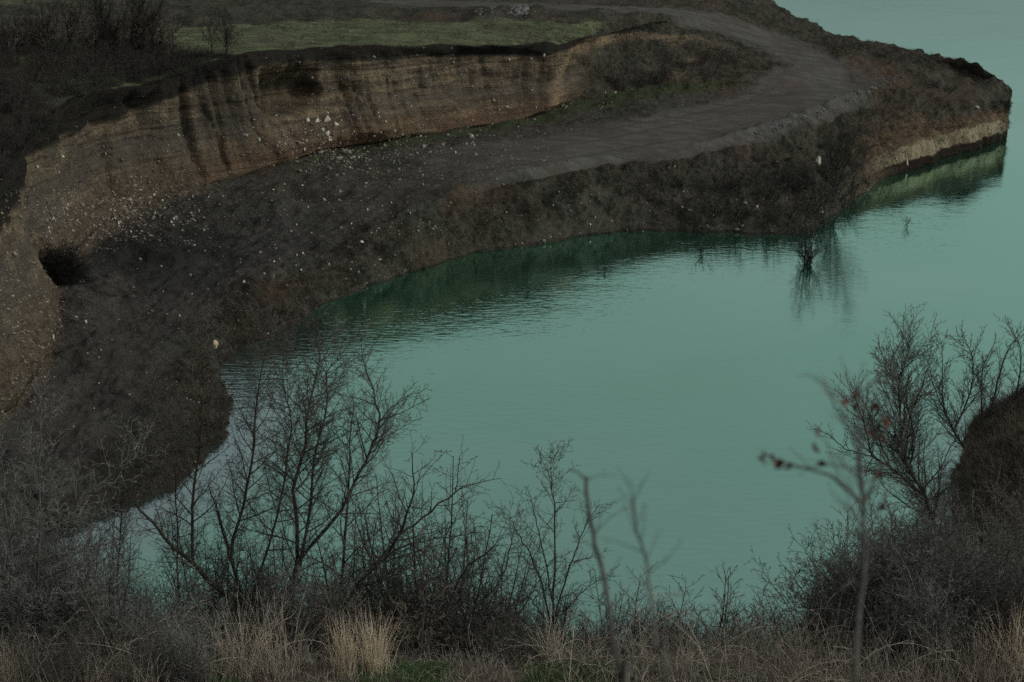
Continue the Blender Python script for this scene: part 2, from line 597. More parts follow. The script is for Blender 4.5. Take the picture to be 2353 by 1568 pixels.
for off, ln in ((1.7, road_lo), (3.6, road_lo), (0.9, road_up)):
    dd = seg_dist(XY, ln)
    wob = 0.4 * vnoise(np.stack([XY[..., 0] * .15, XY[..., 1] * .15, 0 * dd], -1), 3)
    rut = np.maximum(rut, np.exp(-((dd - off + wob) / 0.22) ** 2))
rut *= (1 - 0.8 * smooth(17.8, 18.6, Sg)) * smooth(0.2, 0.6, road) * (0.4 + 0.6 * smooth(-0.3, 0.3, vnoise(np.stack([XY[..., 0] * .2, XY[..., 1] * .2, 0 * XY[..., 0]], -1), 8)))
# curving tyre tracks across the dark pit floor
for pts in ([(40, 1080), (150, 900), (330, 720), (520, 600), (700, 500), (860, 420)], [(180, 1040), (300, 880), (430, 760)], [(250, 700), (330, 760), (420, 690), (470, 640)],
            [(120, 960), (260, 780), (420, 640), (620, 590), (800, 520), (900, 440)],
            [(60, 1010), (200, 860), (400, 700), (600, 610), (780, 545)],
            [(330, 760), (450, 650), (640, 560), (760, 500)]):
    dd = seg_dist(XY, wline(pts))
    rut = np.maximum(rut, 0.8 * np.exp(-((dd - 0.9) / 0.3) ** 2) * (Vg > 1.5) * (Vg < 4))

# arc length along rails for flutes
arc = np.zeros_like(Sg)
dd = np.linalg.norm(np.diff(dense[4], axis=0), axis=1)
arc[:] = np.concatenate([[0], np.cumsum(dd)])[None]

cliffzone = smooth(4.0, 4.03, Vg) * (1 - smooth(4.99, 5.02, Vg)) * (1 - smooth(15.75, 16.15, Sg + 0.4 * (Sn - Sg) - 0.35 * np.clip(Vg - 4, 0, 1)))
tv = np.clip(Vg - 4, 0, 1)                 # 0 foot .. 1 top

# normals of the base
du = np.gradient(base, axis=1); dv = np.gradient(base, axis=0)
N = np.cross(du, dv)
N /= np.linalg.norm(N, axis=-1)[..., None] + 1e-9
N[N[..., 2] < 0] *= -1
# cliffs must be pushed towards the viewer's side: use horizontal outward component
disp = np.zeros_like(Sg)
P3 = base
land = smooth(0.6, 1.15, Vg) * (1 - smooth(8.0, 9.0, Vg)) + 0.2
rough = (1 - 0.93 * road) * land
amp = 0.24 + 0.30 * smooth(1.05, 1.5, Vg) * (1 - smooth(1.9, 2.3, Vg)) + 0.1 * smooth(15.5, 17.5, Sn) * smooth(3.5, 4, Vg)
amp = amp * (1 - 0.75 * (smooth(4.98, 5.05, Vg) * (1 - smooth(5.8, 6.2, Vg)) * (1 - smooth(15, 16.5, Sn))))
disp += rough * amp * (1.6 * fbm(P3 * 0.33, 3, 21) + 0.75 * fbm(P3 * 1.1, 3, 22) + 0.36 * fbm(P3 * 3.0, 3, 23))
tus = fbm(P3 * 2.3, 2, 27)
disp += rough * 0.20 * np.clip(tus, 0, 1) * smooth(15.5, 17.2, Sn) * smooth(2.6, 3.2, Vg)
# cliff face: flutes that lean, buttresses, ledges
fl_u = arc + 1.6 * tv
but = fbm(np.stack([fl_u * 0.16, tv * 0.6, 0 * tv], -1), 2, 31)
f1 = fbm(np.stack([fl_u * 0.55, tv * 0.9, 0 * tv], -1), 3, 32)
rg_ = 1 - np.abs(fbm(np.stack([fl_u * 0.42, tv * 0.7, 0 * tv], -1), 2, 33)) * 3.2
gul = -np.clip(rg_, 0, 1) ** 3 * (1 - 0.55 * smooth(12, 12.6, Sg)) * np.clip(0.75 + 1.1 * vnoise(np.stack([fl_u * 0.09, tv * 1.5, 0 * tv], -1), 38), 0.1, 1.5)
led = vnoise(np.stack([arc * 0.05, P3[..., 2] * 1.9, 0 * tv], -1), 34)
env = np.clip(np.minimum(tv * 7, (1 - tv) * 9), 0, 1)
cd = 1.5 * but + 0.5 * f1 + 0.30 * fbm(P3 * np.array([.9, .9, 1.4]), 4, 44) + 0.70 * gul + 0.16 * led * 0.5 + 0.14 * fbm(P3 * 3.1, 3, 35)
bands = np.abs(vnoise(np.stack([arc * 0.03, P3[..., 2] * 3.4, 0 * tv], -1), 36))
cd += 0.05 * smooth(0.0, 0.25, bands)
fine_g = 1 - np.abs(fbm(np.stack([fl_u * 1.3, tv * 0.8, 0 * tv], -1), 2, 39)) * 3
cd -= 0.26 * np.clip(fine_g, 0, 1) ** 2 * np.clip(0.6 + vnoise(np.stack([fl_u * 0.13, tv * 2.5, 0 * tv], -1), 40), 0, 1.2)
# deep hollow where boulders rest, and the undercut to its right
nh = fbm(P3 * 0.8, 3, 37)
S_h = smooth(11.15, 11.4, Sg - 0.45 * (1 - tv) + 0.12 * nh + 0.15) * (1 - smooth(11.9, 12.1, Sg + 0.12 * nh))
tvh = tv + 0.10 * nh
cd -= 3.0 * S_h * smooth(0.42, 0.52, tvh) * (1 - smooth(0.62, 0.9, tv))
cd += 0.8 * smooth(10.9, 11.3, Sg) * (1 - smooth(15.6, 16.4, Sg)) * (1 - smooth(0.18, 0.48, tv))
cd += 0.35 * (1 - smooth(8.5, 9.5, Sg)) * (1 - smooth(0.0, 0.5, tv))
# gentle scoop of the face above the foot
cd -= 0.9 * np.sin(np.clip(tv, 0, 1) * math.pi) * (1 - smooth(15.5, 16.5, Sn))
disp_c = cd * env * cliffzone
# turf edge: ragged
edge = (np.exp(-((Vg - 5.0) / 0.05) ** 2)) * (1 - smooth(16.3, 17, Sn))
hor = N.copy(); hor[..., 2] *= 0.25
hor /= np.linalg.norm(hor, axis=-1)[..., None] + 1e-9
pos = base + N * disp[..., None] * (1 - cliffzone[..., None]) + hor * disp_c[..., None]
jag = 0.5 * fbm(np.stack([arc * 0.9, 0 * tv, 0 * tv], -1), 4, 41)
pos[..., 1] += edge * jag
pos[..., 2] += edge * 0.25 * fbm(np.stack([arc * 0.6, 0 * tv, 0 * tv], -1), 3, 42)
pos[..., 2] -= rut * 0.16
flo = smooth(2.2, 2.6, Vg) * (1 - smooth(3.6, 3.95, Vg)) * (1 - smooth(11.5, 13, Sg)) * (1 - road)
pos[..., 2] += flo * (0.85 * fbm(P3 * np.array([.22, .3, 0]), 3, 55) + 0.16 * fbm(P3 * np.array([1.4, 1.4, 0]), 3, 58) + 0.55 * np.abs(fbm(P3 * np.array([.5, .7, 0]), 3, 56)))
# berms: spoil ridge on the road's outer edge and heaps by the upper road
berm = np.exp(-((Vg - 2.0) / 0.07) ** 2) * smooth(16.5, 17.5, Sg) * (1 - smooth(21, 22, Sg))
pos[..., 2] += berm * (0.45 + 0.5 * fbm(P3 * 0.9, 3, 51))
heap = np.exp(-((Vg - 6.02) / 0.16) ** 2) * smooth(9.0, 10, Sg) * (1 - smooth(17, 18, Sg))
pos[..., 2] += heap * np.clip(0.35 + 1.0 * fbm(P3 * 0.35, 4, 52), 0, 2) * (1 - road)
# jagged skyline of the promontory
sky_e = np.exp(-((Vg - 7.0) / 0.22) ** 2) * smooth(16.5, 17.5, Sg)
pos[..., 2] += sky_e * (0.28 * fbm(P3 * 0.5, 3, 53) + 0.30 * np.clip(fbm(P3 * 1.1, 3, 54), 0, 1))
# keep the water line firm
low = Vg < 1.0
pos[..., 2][low] = np.minimum(pos[..., 2][low], base[..., 2][low] + 0.02)

ncol = catmull(nrm, NPER)
wob = 0.35 * fbm(np.stack([arc * 1.1, 0 * tv, 0 * tv], -1), 3, 45) * np.exp(-((Vg - 1.0) / 0.3) ** 2) + 0.7 * fbm(np.stack([arc * 0.22, 0 * tv, 0 * tv], -1), 4, 43) * np.exp(-((Vg - 1.0) / 0.5) ** 2)
pos[..., 0] += ncol[None, :, 0] * wob
pos[..., 1] += ncol[None, :, 1] * wob
flat = pos.reshape(-1, 3)
nv = fbm(P3 * 0.5, 3, 61)
A = {}
A['road'] = road
A['rut'] = rut
dm = np.linalg.norm((XY - PZ(330, 580, 3)[:2]) / np.array([11., 8.]), axis=-1)
A['moist'] = np.clip((1 - smooth(0.35, 1.1, dm + 0.35 * nv)) * (Vg > 2.2) * (Vg < 4), 0, 1)
A['cliff'] = np.clip(cliffzone * smooth(-0.02, 0.04, tv + 0.06 * nv), 0, 1)
# steep headland near the tip also reads as cut earth
A['cliff'] = np.maximum(A['cliff'], 0.75 * smooth(19.2, 20.0, Sg) * (Vg > 1.0) * (1 - smooth(1.45, 1.75, Vg + 0.2 * nv)))
tip_slope = 0.55 * smooth(15.8, 16.5, Sn) * (1 - smooth(17.6, 18.6, Sn)) * smooth(4.0, 4.1, Vg) * (1 - smooth(4.96, 5.02, Vg)) * np.maximum(smooth(0.0, 0.4, nv), 1.6 * smooth(0.76, 0.88, tv + 0.10 * nv))
A['cliff'] = np.maximum(A['cliff'], tip_slope)
wall_tan = np.exp(-((Sg + 0.3 * (Sn - Sg) - 15.28 - 0.30 * tv) / 0.13) ** 2) * (Vg > 4) + np.exp(-((Sn - 16.3) / 0.55) ** 2) * smooth(0.76, 0.88, tv + 0.10 * nv) * (1 - smooth(4.97, 5.0, Vg))
A['tan'] = np.clip(wall_tan * (0.75 + 0.5 * nv), 0, 1)
A['red'] = np.clip((1 - smooth(0.10, 0.34, tv + 0.08 * nv)) * smooth(1, 4, Sg) * (0.8 + 0.5 * nv), 0, 1)
A['gully_shade'] = np.clip(-gul * 1.2 + 0.6 * np.clip(fine_g, 0, 1) ** 3, 0, 1) * cliffzone + 0.75 * S_h * smooth(0.40, 0.52, tvh) * cliffzone  # shade of gullies and the hollow painted into the cliff colour
A['greyband'] = np.clip(np.exp(-((tv - 0.46 + 0.08 * nv) / 0.13) ** 2) * (1 - smooth(10.8, 11.6, Sn)) + 0.8 * np.exp(-((tv - 0.42) / 0.10) ** 2) * smooth(12.4, 13, Sn) + 0.6 * smooth(0.1, 0.5, nv) * (Sg < 11), 0, 1)
A['talus'] = np.clip(smooth(0.7, 2.0, Sg) * (1 - smooth(9.3, 11, Sn)) * (smooth(3.72, 3.92, Vg + .05 * nv)) * (1 - smooth(4.16, 4.34, Vg + 0.12 * nv)), 0, 1)
soil_t = 0.87 - 0.11 * (1 - smooth(8.5, 10.3, Sn)) + 0.05 * fbm(np.stack([arc * .6, 0 * tv, 0 * tv], -1), 3, 62) + 0.07 * smooth(15.2, 16.6, Sn)
soil = smooth(-0.03, 0.03, tv - soil_t) * (Vg <= 5.03) * (1 - smooth(15.9, 16.5, Sn)) * (Vg > 4)
A['soil'] = np.clip(soil, 0, 1)
upl = (Vg > 5.0) & (Vg < 7.5)
A['grass'] = np.clip(smooth(5.0, 5.04, Vg) * (1 - smooth(5.72, 6.0, Vg + 0.10 * nv)) * (1 - smooth(15.6, 16.5, Sn)) * smooth(5.5, 8.5, Sn), 0, 1)
A['grass'] = np.maximum(A['grass'], 0.6 * upl * smooth(6.2, 6.5, Vg) * (road < 0.2) * (1 - smooth(15.0, 16.5, Sn)))
A['gravel'] = np.clip(smooth(1.75, 2.2, Vg + 0.15 * nv) * (1 - smooth(3.9, 4.02, Vg)) * (1 - smooth(17, 18.5, Sn)) * (0.85 + 0.3 * nv)
                      + (1 - smooth(1.8, 3.0, Vg)) * 0.0, 0, 1)
A['moss'] = np.clip(np.exp(-((Vg - 3.85) / 0.25) ** 2) * smooth(10, 13, Sg) * (0.9) * (1 - smooth(16, 18.5, Sg))
                    + 0.5 * np.exp(-((Vg - 2.0) / 0.25) ** 2) * smooth(11, 14, Sg) * (1 - smooth(17, 19, Sg))
                    + 0.65 * smooth(16.3, 17.2, Sg) * (1 - smooth(18.6, 19.2, Sg)) * np.exp(-((Vg - 3.9) / 0.35) ** 2), 0, 1)
zz = pos[..., 2]
bm = smooth(19.6, 20.1, Sn) * (Vg < 2.0) * (Vg > 0.9)
bt = zz + 0.30 * nv + 0.25 * fbm(P3 * np.array([1.5, 1.5, .2]), 2, 57)
A['band'] = bm * smooth(0.85, 1.0, bt) * (1 - smooth(2.1, 2.35, bt))
A['wet'] = np.clip(bm * (1 - smooth(0.8, 0.95, bt)) + (1 - smooth(0.0, 0.22, zz)) * 0.8 * (Vg > 0.5) * (Sg < 19.6), 0, 1)

# split the one lofted surface into named pieces of ground
fS = (Sg[:-1, :-1] + Sg[1:, 1:]) / 2
fV = (Vg[:-1, :-1] + Vg[1:, 1:]) / 2
fR = (road[:-1, :-1] + road[1:, 1:]) / 2
fG = (A['grass'][:-1, :-1] + A['grass'][1:, 1:]) / 2
fC = (cliffzone[:-1, :-1] + cliffzone[1:, 1:]) / 2
cls = np.zeros(fS.shape, int)
cls[fV > 5.0] = 2
cls[fC > 0.5] = 1
cls[fG > 0.5] = 3
cls[(fR > 0.5)] = 4
names = {0: 'quarry_floor', 1: 'quarry_cliff', 2: 'promontory_ground', 3: 'grass_field', 4: 'dirt_road'}
cf = cls.reshape(-1)
for k, nm in names.items():
    f = faces[cf == k]
    if not len(f):
        continue
    used, inv = np.unique(f, return_inverse=True)
    me = mesh_from(nm, flat[used], inv.reshape(-1, 4), True, EARTH)
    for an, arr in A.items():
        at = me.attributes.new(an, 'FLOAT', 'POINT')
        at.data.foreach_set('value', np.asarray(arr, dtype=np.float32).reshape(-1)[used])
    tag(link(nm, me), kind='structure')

bvh = BVHTree.FromPolygons([tuple(p) for p in pos[::2, ::2].reshape(-1, 3)],
                           [tuple(f) for f in grid_faces(*pos[::2, ::2].shape[:2])])

# ------------------------------------------------------------------ near hillside
def near_z(X, Y):
    X = np.asarray(X, float); Y = np.asarray(Y, float)
    n2 = lambda s, sd: fbm(np.stack([X * s, Y * s, 0 * X], -1), 3, sd)
    yp = Y + 1.1 * n2(0.10, 71)
    z = np.interp(yp, [-60, -4, 3, 17, 19.6, 21.5, 44, 60], [30, 28.6, 26.4, 18.62, 18.02, 16.4, -1.5, -8])
    z = z + 0.5 * smooth(8, 14, -X) * smooth(10, 16, Y)
    z = z + 0.35 * n2(0.3, 72) * smooth(1, 6, Y) * smooth(0.5, 2.5, np.abs(Y - 18.5)) + 0.10 * n2(1.2, 73)
    # spur on the right that stands out over the water
    ex = (X - 35.9 + 0.9 * n2(0.18, 74)) / 15.5; ey = (Y - 53) / 24
    e = 1 - np.abs(ex) ** 2.2 - np.abs(ey) ** 2.2
    spur = np.where(e > 0, 6.6 * np.clip(e, 0, 1) ** 0.70 - 0.6, -6) + (1.0 * n2(0.25, 75) + 0.6 * n2(0.9, 76)) * (e > 0)
    z = np.maximum(z, spur)
    # the wall of the pit comes round on the left
    w = smooth(-24, -40, X) if False else np.clip((-X - 30) / 14, 0, 1)
    z = z * (1 - w) + np.maximum(z, 13.0) * w
    return z


def near_material():
    t = NT('hillside_earth')
    v = t.coords()
    med = t.noise(1.1, 5, 0.65, v)
    fine = t.noise(7, 5, 0.7, v)
    c = t.mix(t.ramp(med, 0.38, 0.62), (0.06, 0.047, 0.038), (0.16, 0.13, 0.105))
    c = t.mix(t.ramp(fine, 0.5, 0.7), c, (0.16, 0.135, 0.105))
    c = t.mix(t.ramp(t.noise(0.7, 3, 0.6, v), 0.56, 0.66, 0, 0.8), c, (0.035, 0.06, 0.022))
    c = t.mix(t.ramp(t.noise(2.5, 3, 0.6, v), 0.55, 0.7, 0, 0.7), c, (0.09, 0.045, 0.028))
    return t.principled(c, 0.95, t.bump(fine, 0.8, 0.12), 0.1)


xs = np.concatenate([np.linspace(-70, -16, 60, endpoint=False), np.linspace(-16, 36, 340), np.linspace(36.4, 80, 50)])
ys = np.concatenate([np.linspace(-40, 0, 30, endpoint=False), np.linspace(0, 90, 520)])
GX, GY = np.meshgrid(xs, ys)
GZ = near_z(GX, GY)
NEARM = near_material()
nme = mesh_from('hillside', np.stack([GX, GY, GZ], -1).reshape(-1, 3), grid_faces(*GX.shape), True, NEARM)
tag(link('hillside', nme), kind='structure')
bvh_n = BVHTree.FromPolygons([tuple(p) for p in np.stack([GX, GY, GZ], -1).reshape(-1, 3)], [tuple(f) for f in grid_faces(*GX.shape)])


def nz(x, y):
    return float(near_z(np.array([x]), np.array([y]))[0])


def nzi(x, y):
    h = bvh_n.ray_cast(Vector((x, y, 60)), Vector((0, 0, -1)))
    return h[0].z if h[0] is not None else nz(x, y)


# ------------------------------------------------------------------ water
def water_material():
    t = NT('lake_water')
    v1 = t.coords((1.0, 1.5, 1))
    rot = t.n('ShaderNodeMapping')
    tc = t.n('ShaderNodeTexCoord')
    rot.inputs['Rotation'].default_value = (0, 0, R(20))
    rot.inputs['Scale'].default_value = (0.7, 1.9, 1)
    t.l(tc.outputs['Object'], rot.inputs['Vector'])
    w1 = t.noise(1.5, 2, 0.5, rot.outputs[0], 0.2)
    w2 = t.noise(0.16, 2, 0.5, v1)
    w3 = t.noise(5.0, 2, 0.5, rot.outputs[0])
    patch = t.ramp(t.noise(0.035, 3, 0.5, v1), 0.35, 0.65, 0.5, 1.2)
    h = t.math('ADD', t.math('MULTIPLY', w1, patch), t.math('MULTIPLY', w3, 0.06))
    nrm = t.bump(h, 1.0, 0.017)
    nrm = t.bump(w2, 1.0, 0.03, nrm)
    shal = t.attr('shallow')
    big = t.noise(0.018, 4, 0.55, t.coords((1, 1.6, 1)))
    tint = t.mix(t.ramp(big, 0.35, 0.65), (0.56, 0.96, 0.80), (0.64, 1.0, 0.875))
    tint = t.mix(t.math('MULTIPLY', shal, 0.85), tint, (0.66, 0.77, 0.80))
    frr = t.n('ShaderNodeFresnel')
    frr.inputs['IOR'].default_value = 1.33
    tint = t.mix(t.ramp(frr.outputs[0], 0.15, 0.55, 0, 0.9), tint, (0.66, 0.92, 0.87))
    gl = t.n('ShaderNodeBsdfGlossy')
    t.val(gl.inputs['Color'], tint)
    gl.inputs['Roughness'].default_value = 0.06
    t.l(nrm, gl.inputs['Normal'])
    df = t.n('ShaderNodeBsdfDiffuse')
    body = t.mix(shal, (0.010, 0.080, 0.046), (0.06, 0.085, 0.07))
    t.val(df.inputs['Color'], body)
    fr = t.n('ShaderNodeFresnel')
    fr.inputs['IOR'].default_value = 1.33
    k = t.ramp(fr.outputs[0], 0.03, 0.35, 0.74, 0.93)
    mx = t.n('ShaderNodeMixShader')
    t.l(k, mx.inputs[0])
    t.l(df.outputs[0], mx.inputs[1])
    t.l(gl.outputs[0], mx.inputs[2])
    t.l(mx.outputs[0], t.out.inputs[0])
    return t.m


wx = np.concatenate([[-3000, -800, -200], np.linspace(-60, 60, 161), [200, 800, 3000]])
wy = np.concatenate([[-500, -50], np.linspace(20, 190, 221), [400, 1200, 5000]])
WX, WY = np.meshgrid(wx, wy)
shore_l = dense[1][:, :2]
sd = np.full(WX.shape, 1e9)
Pw = np.stack([WX, WY], -1)
sl = shore_l[::12]
sd = seg_dist(Pw, sl[S[::12] < 10.2])
shallow = 1 - smooth(0.5, 6.5, sd + 1.2 * fbm(np.stack([WX * .2, WY * .2, 0 * WX], -1), 2, 90))
nzw = near_z(WX, WY)
shallow = np.maximum(shallow, 0.6 * (1 - smooth(0, 3.0, np.hypot((WX - 35.9) / 15.5, (WY - 53) / 24) * 18 - 18)) * (WX > 8))
wme = mesh_from('lake_water', np.stack([WX, WY, 0 * WX], -1).reshape(-1, 3), grid_faces(*WX.shape), True, water_material())
at = wme.attributes.new('shallow', 'FLOAT', 'POINT')
at.data.foreach_set('value', np.clip(shallow, 0, 1).astype(np.float32).reshape(-1))
tag(link('lake_water', wme), kind='structure')

# ------------------------------------------------------------------ tubes and bare trees
class Tubes:
    def __init__(self):
        self.g = {}

    def add(self, pts, rad, sides=3):
        self.g.setdefault((len(pts), sides), []).append((pts, rad))

    def build(self, name, mat, origin=(0, 0, 0)):
        VV, FF, off = [], [], 0
        for (n, s), L in self.g.items():
            P = np.array([a for a, _ in L], dtype=float) - np.array(origin)
            Rr = np.array([b for _, b in L], dtype=float)
            T = np.gradient(P, axis=1)
            T /= np.linalg.norm(T, axis=-1, keepdims=True) + 1e-9
            ax = P[:, -1] - P[:, 0]
            ref = np.where(np.abs(ax[:, 2:3]) > np.linalg.norm(ax[:, :2], axis=1, keepdims=True), [[1.0, 0.13, 0]], [[0.1, 0.05, 1.0]])
            U = np.cross(T, ref[:, None, :])
            U /= np.linalg.norm(U, axis=-1, keepdims=True) + 1e-9
            W = np.cross(T, U)
            ang = np.arange(s) * 2 * math.pi / s
            ring = P[:, :, None] + Rr[:, :, None, None] * (np.cos(ang)[None, None, :, None] * U[:, :, None] + np.sin(ang)[None, None, :, None] * W[:, :, None])
            m = len(L)
            VV.append(ring.reshape(-1, 3))
            idx = np.arange(m * n * s).reshape(m, n, s) + off
            nx = np.roll(idx, -1, axis=2)
            q = np.stack([idx[:, :-1], nx[:, :-1], nx[:, 1:], idx[:, 1:]], -1).reshape(-1, 4)
            FF.append(q)
            off += m * n * s
        return mesh_from(name, np.concatenate(VV), np.concatenate(FF), True, mat)


def unit(v):
    return v / (np.linalg.norm(v) + 1e-9)


UP = np.array([0, 0, 1.0])


def perp(d, az):
    a = np.cross(d, UP if abs(d[2]) < 0.9 else np.array([1.0, 0, 0]))
    a = unit(a); b = np.cross(d, a)
    return a * math.cos(az) + b * math.sin(az)


NPT = {0: 12, 1: 8, 2: 5, 3: 4, 4: 3}
SID = {0: 7, 1: 5, 2: 4, 3: 3, 4: 3}


def spawn(TT, pts, rad, L, lvl, cfg, rng):
    """children along a stem"""
    mx = cfg['max']
    if lvl >= mx:
        return
    nch = max(1, int(L / cfg['gap'][lvl] * rng.uniform(0.8, 1.2)))
    t0 = cfg['t0'][lvl]
    az = rng.uniform(0, 6.28)
    n = len(pts)
    for k in range(nch):
        t = t0 + (1 - t0) * (k + rng.uniform(0.1, 0.9)) / nch
        f = t * (n - 1); i = min(int(f), n - 2); u = f - i
        p = pts[i] * (1 - u) + pts[i + 1] * u
        d = unit(pts[i + 1] - pts[i])
        az += 2.4 + rng.uniform(-0.5, 0.5)
        an = R(rng.gauss(cfg['ang'][lvl], 9))
        dd = unit(d * math.cos(an) + perp(d, az) * math.sin(an))
        ln = L * cfg['rat'][lvl] * (1.05 - 0.72 * (t - t0) / (1 - t0 + 1e-6)) * rng.uniform(0.55, 1.15)
        ln = min(ln, cfg['cap'][lvl] * rng.uniform(0.6, 1.1))
        rr = max(cfg['rmin'], min((rad[i] * (1 - u) + rad[i + 1] * u) * 0.62, ln * cfg.get('rk', 0.012) + 0.001))
        grow(TT, p, dd, ln, rr, lvl + 1, cfg, rng)


def grow(TT, p, d, L, r, lvl, cfg, rng):
    n = NPT[lvl]
    pts = [p]; rad = [r]
    st = L / (n - 1)
    d = np.array(d, float)
    jit = cfg['jit'][lvl]
    for k in range(n - 1):
        d = unit(d + np.array([rng.gauss(0, jit), rng.gauss(0, jit), rng.gauss(0, jit)]) + UP * cfg['up'][lvl])
        p = p + d * st
        pts.append(p)
        rad.append(max(cfg['rmin'], r * (1 - 0.8 * (k + 1) / (n - 1))))
    TT[0 if lvl <= 1 else 1].add(pts, rad, SID[lvl])
    spawn(TT, pts, rad, L, lvl, cfg, rng)


CFG_TREE = dict(max=4, gap=[0.105, 0.08, 0.058, 0.06], t0=[0.12, 0.12, 0.15, 0.2], ang=[52, 50, 48, 45],
                rat=[0.30, 0.42, 0.42, 0.4], cap=[1.5, 0.62, 0.30, 0.12], up=[0.03, 0.05, 0.05, 0.03, 0.02],
                jit=[0.05, 0.10, 0.14, 0.17, 0.2], rmin=0.0030, rk=0.011)
CFG_OPEN = dict(CFG_TREE, gap=[0.14, 0.10, 0.08, 0.07], ang=[38, 36, 38, 40], rat=[0.42, 0.42, 0.42, 0.4], cap=[2.0, 0.9, 0.42, 0.16],
                up=[0.02, 0.05, 0.06, 0.04, 0.03], jit=[0.06, 0.10, 0.13, 0.16, 0.2])
CFG_BUSH = dict(CFG_TREE, max=4, gap=[0.11, 0.085, 0.07, 0.07], t0=[0.1, 0.12, 0.15, 0.2], ang=[48, 48, 45, 45],
                rat=[0.45, 0.45, 0.45, 0.4], cap=[1.25, 0.6, 0.3, 0.14], jit=[0.10, 0.14, 0.18, 0.2, 0.2])

BARK_D = simple_mat('dark_bark', (0.045, 0.041, 0.035), (0.11, 0.10, 0.085), 9, 0.9, 0.4, (1, 1, 0.3))
TWIG_D = simple_mat('dark_twigs', (0.080, 0.073, 0.064), (0.17, 0.157, 0.138), 4, 0.85)
TWIG_G = simple_mat('grey_twigs', (0.15, 0.145, 0.135), (0.34, 0.33, 0.31), 4, 0.85, rnd=0.3)
BARK_G = simple_mat('grey_bark', (0.09, 0.082, 0.075), (0.19, 0.175, 0.16), 9, 0.9, 0.4, (1, 1, 0.3))
TWIG_B = simple_mat('brown_twigs', (0.12, 0.10, 0.078), (0.25, 0.21, 0.165), 4, 0.85, rnd=0.3)
TWIG_K = simple_mat('blackish_twigs', (0.030, 0.026, 0.023), (0.07, 0.060, 0.052), 3, 0.9, rnd=0.3)  # near-black twig colour for the far trees and bushes
BARK_M = simple_mat('mossy_bark', (0.045, 0.044, 0.028), (0.10, 0.085, 0.055), 7, 0.9, 0.4, (1, 1, 0.4))


def finish(TT, name, label, cat, loc, group=None, bark=BARK_D, twig=TWIG_D, trunk='trunk', crown='crown'):
    e = empty(name, loc)
    tag(e, label, cat, group)
    if TT[0].g:
        link(trunk, TT[0].build(trunk, bark, loc), e)
    if TT[1].g:
        link(crown, TT[1].build(crown, twig, loc), e)
    return e


def dense_poly(pts, n=16, rng=None, wig=0.03):
    P = catmull(np.array(pts), [max(2, n // (len(pts) - 1))] * (len(pts) - 1))
    if rng is not None:
        for i in range(1, len(P)):
            P[i] += np.array([rng.gauss(0, wig), rng.gauss(0, wig), rng.gauss(0, wig)])
    return P


def hero(name, label, cat, Y, stems, seed, cfg=CFG_TREE, bark=BARK_D, twig=TWIG_D, group=None, root=None, sink=0.6):
    """stems: (list of (x, y[, dY]) on the photo grid, r0 mm, r1 mm, depth drift). First point of first stem is the foot."""
    rng = random.Random(seed)
    TT = [Tubes(), Tubes()]
    f = stems[0][0][0]
    if Y is None:
        base_p = np.array(hit(bvh_n, f[0], f[1])); Y = base_p[1]
    else:
        base_p = PY(f[0], f[1], Y)
    gz = nz(base_p[0], base_p[1])
    foot = np.array([base_p[0], base_p[1], gz - 0.1])
    for si, st in enumerate(stems):
        pts, r0, r1 = st[:3]
        dy = st[3] if len(st) > 3 else rng.uniform(-0.7, 0.7)
        sd = rng.uniform(-0.35, 0.35) if si else 0
        P = []
        for k, q in enumerate(pts):
            P.append(PY(q[0], q[1], Y + dy * k / max(1, len(pts) - 1)))
        if si == 0 or (len(st) > 4 and st[4]):
            P = [foot if si == 0 else np.array([P[0][0], P[0][1], nz(P[0][0], P[0][1]) - 0.1])] + P
        P = dense_poly(P, 18, rng, 0.012)
        L = float(np.sum(np.linalg.norm(np.diff(P, axis=0), axis=1)))
        rad = np.linspace(r0 / 1000, r1 / 1000, len(P))
        TT[0].add(list(P), list(rad), 7)
        spawn(TT, P, rad, L, 0, cfg, rng)
    return finish(TT, name, label, cat, foot, group, bark, twig)


# --- the trees before the water, left of centre
hero('bare_tree', 'bare tree with one straight leader rising from a mossy trunk leaning left', 'tree', 24.5,
     [([(594, 1432), (500, 1355), (444, 1296), (378, 1236), (308, 1154)], 60, 22, -0.6),
      ([(442, 1292), (444, 1160), (458, 1020), (468, 900), (464, 800), (462, 715)], 32, 5, 0.3)], 11,
     dict(CFG_TREE, cap=[1.25, 0.6, 0.3, 0.14]), BARK_M)
hero('bare_tree', 'forked bare tree between the left-leaning mossy trunk and the double-topped tree', 'tree', 25.2,
     [([(600, 1450), (577, 1415), (528, 1285), (547, 1200), (566, 1124), (584, 1020), (588, 926), (613, 803), (625, 760)], 52, 5, 0.6),
      ([(528, 1285), (500, 1180), (480, 1120)], 26, 8, -0.4),
      ([(570, 1400), (640, 1180), (660, 1060), (668, 960), (652, 890), (650, 800)], 26, 4, -0.5)], 12,
     dict(CFG_TREE, cap=[1.3, 0.65, 0.32, 0.14]))
hero('bare_tree', 'double-topped dark bare tree, tallest of the thicket left of centre, with ragged side twigs', 'tree', 24,
     [([(740, 1490), (654, 1432), (685, 1292), (675, 1124), (700, 1020), (711, 926), (735, 821), (728, 735)], 62, 5, 0.4),
      ([(690, 1300), (712, 1180), (722, 1060), (752, 930), (750, 860), (790, 820)], 34, 5, -0.6),
      ([(685, 1292), (783, 1170), (838, 1060), (872, 980), (858, 900), (835, 830), (826, 760)], 38, 4, 0.6),
      ([(850, 1040), (880, 960), (930, 915), (985, 892)], 14, 4, 0.2)], 13,
     dict(CFG_TREE, cap=[1.4, 0.65, 0.32, 0.14]))
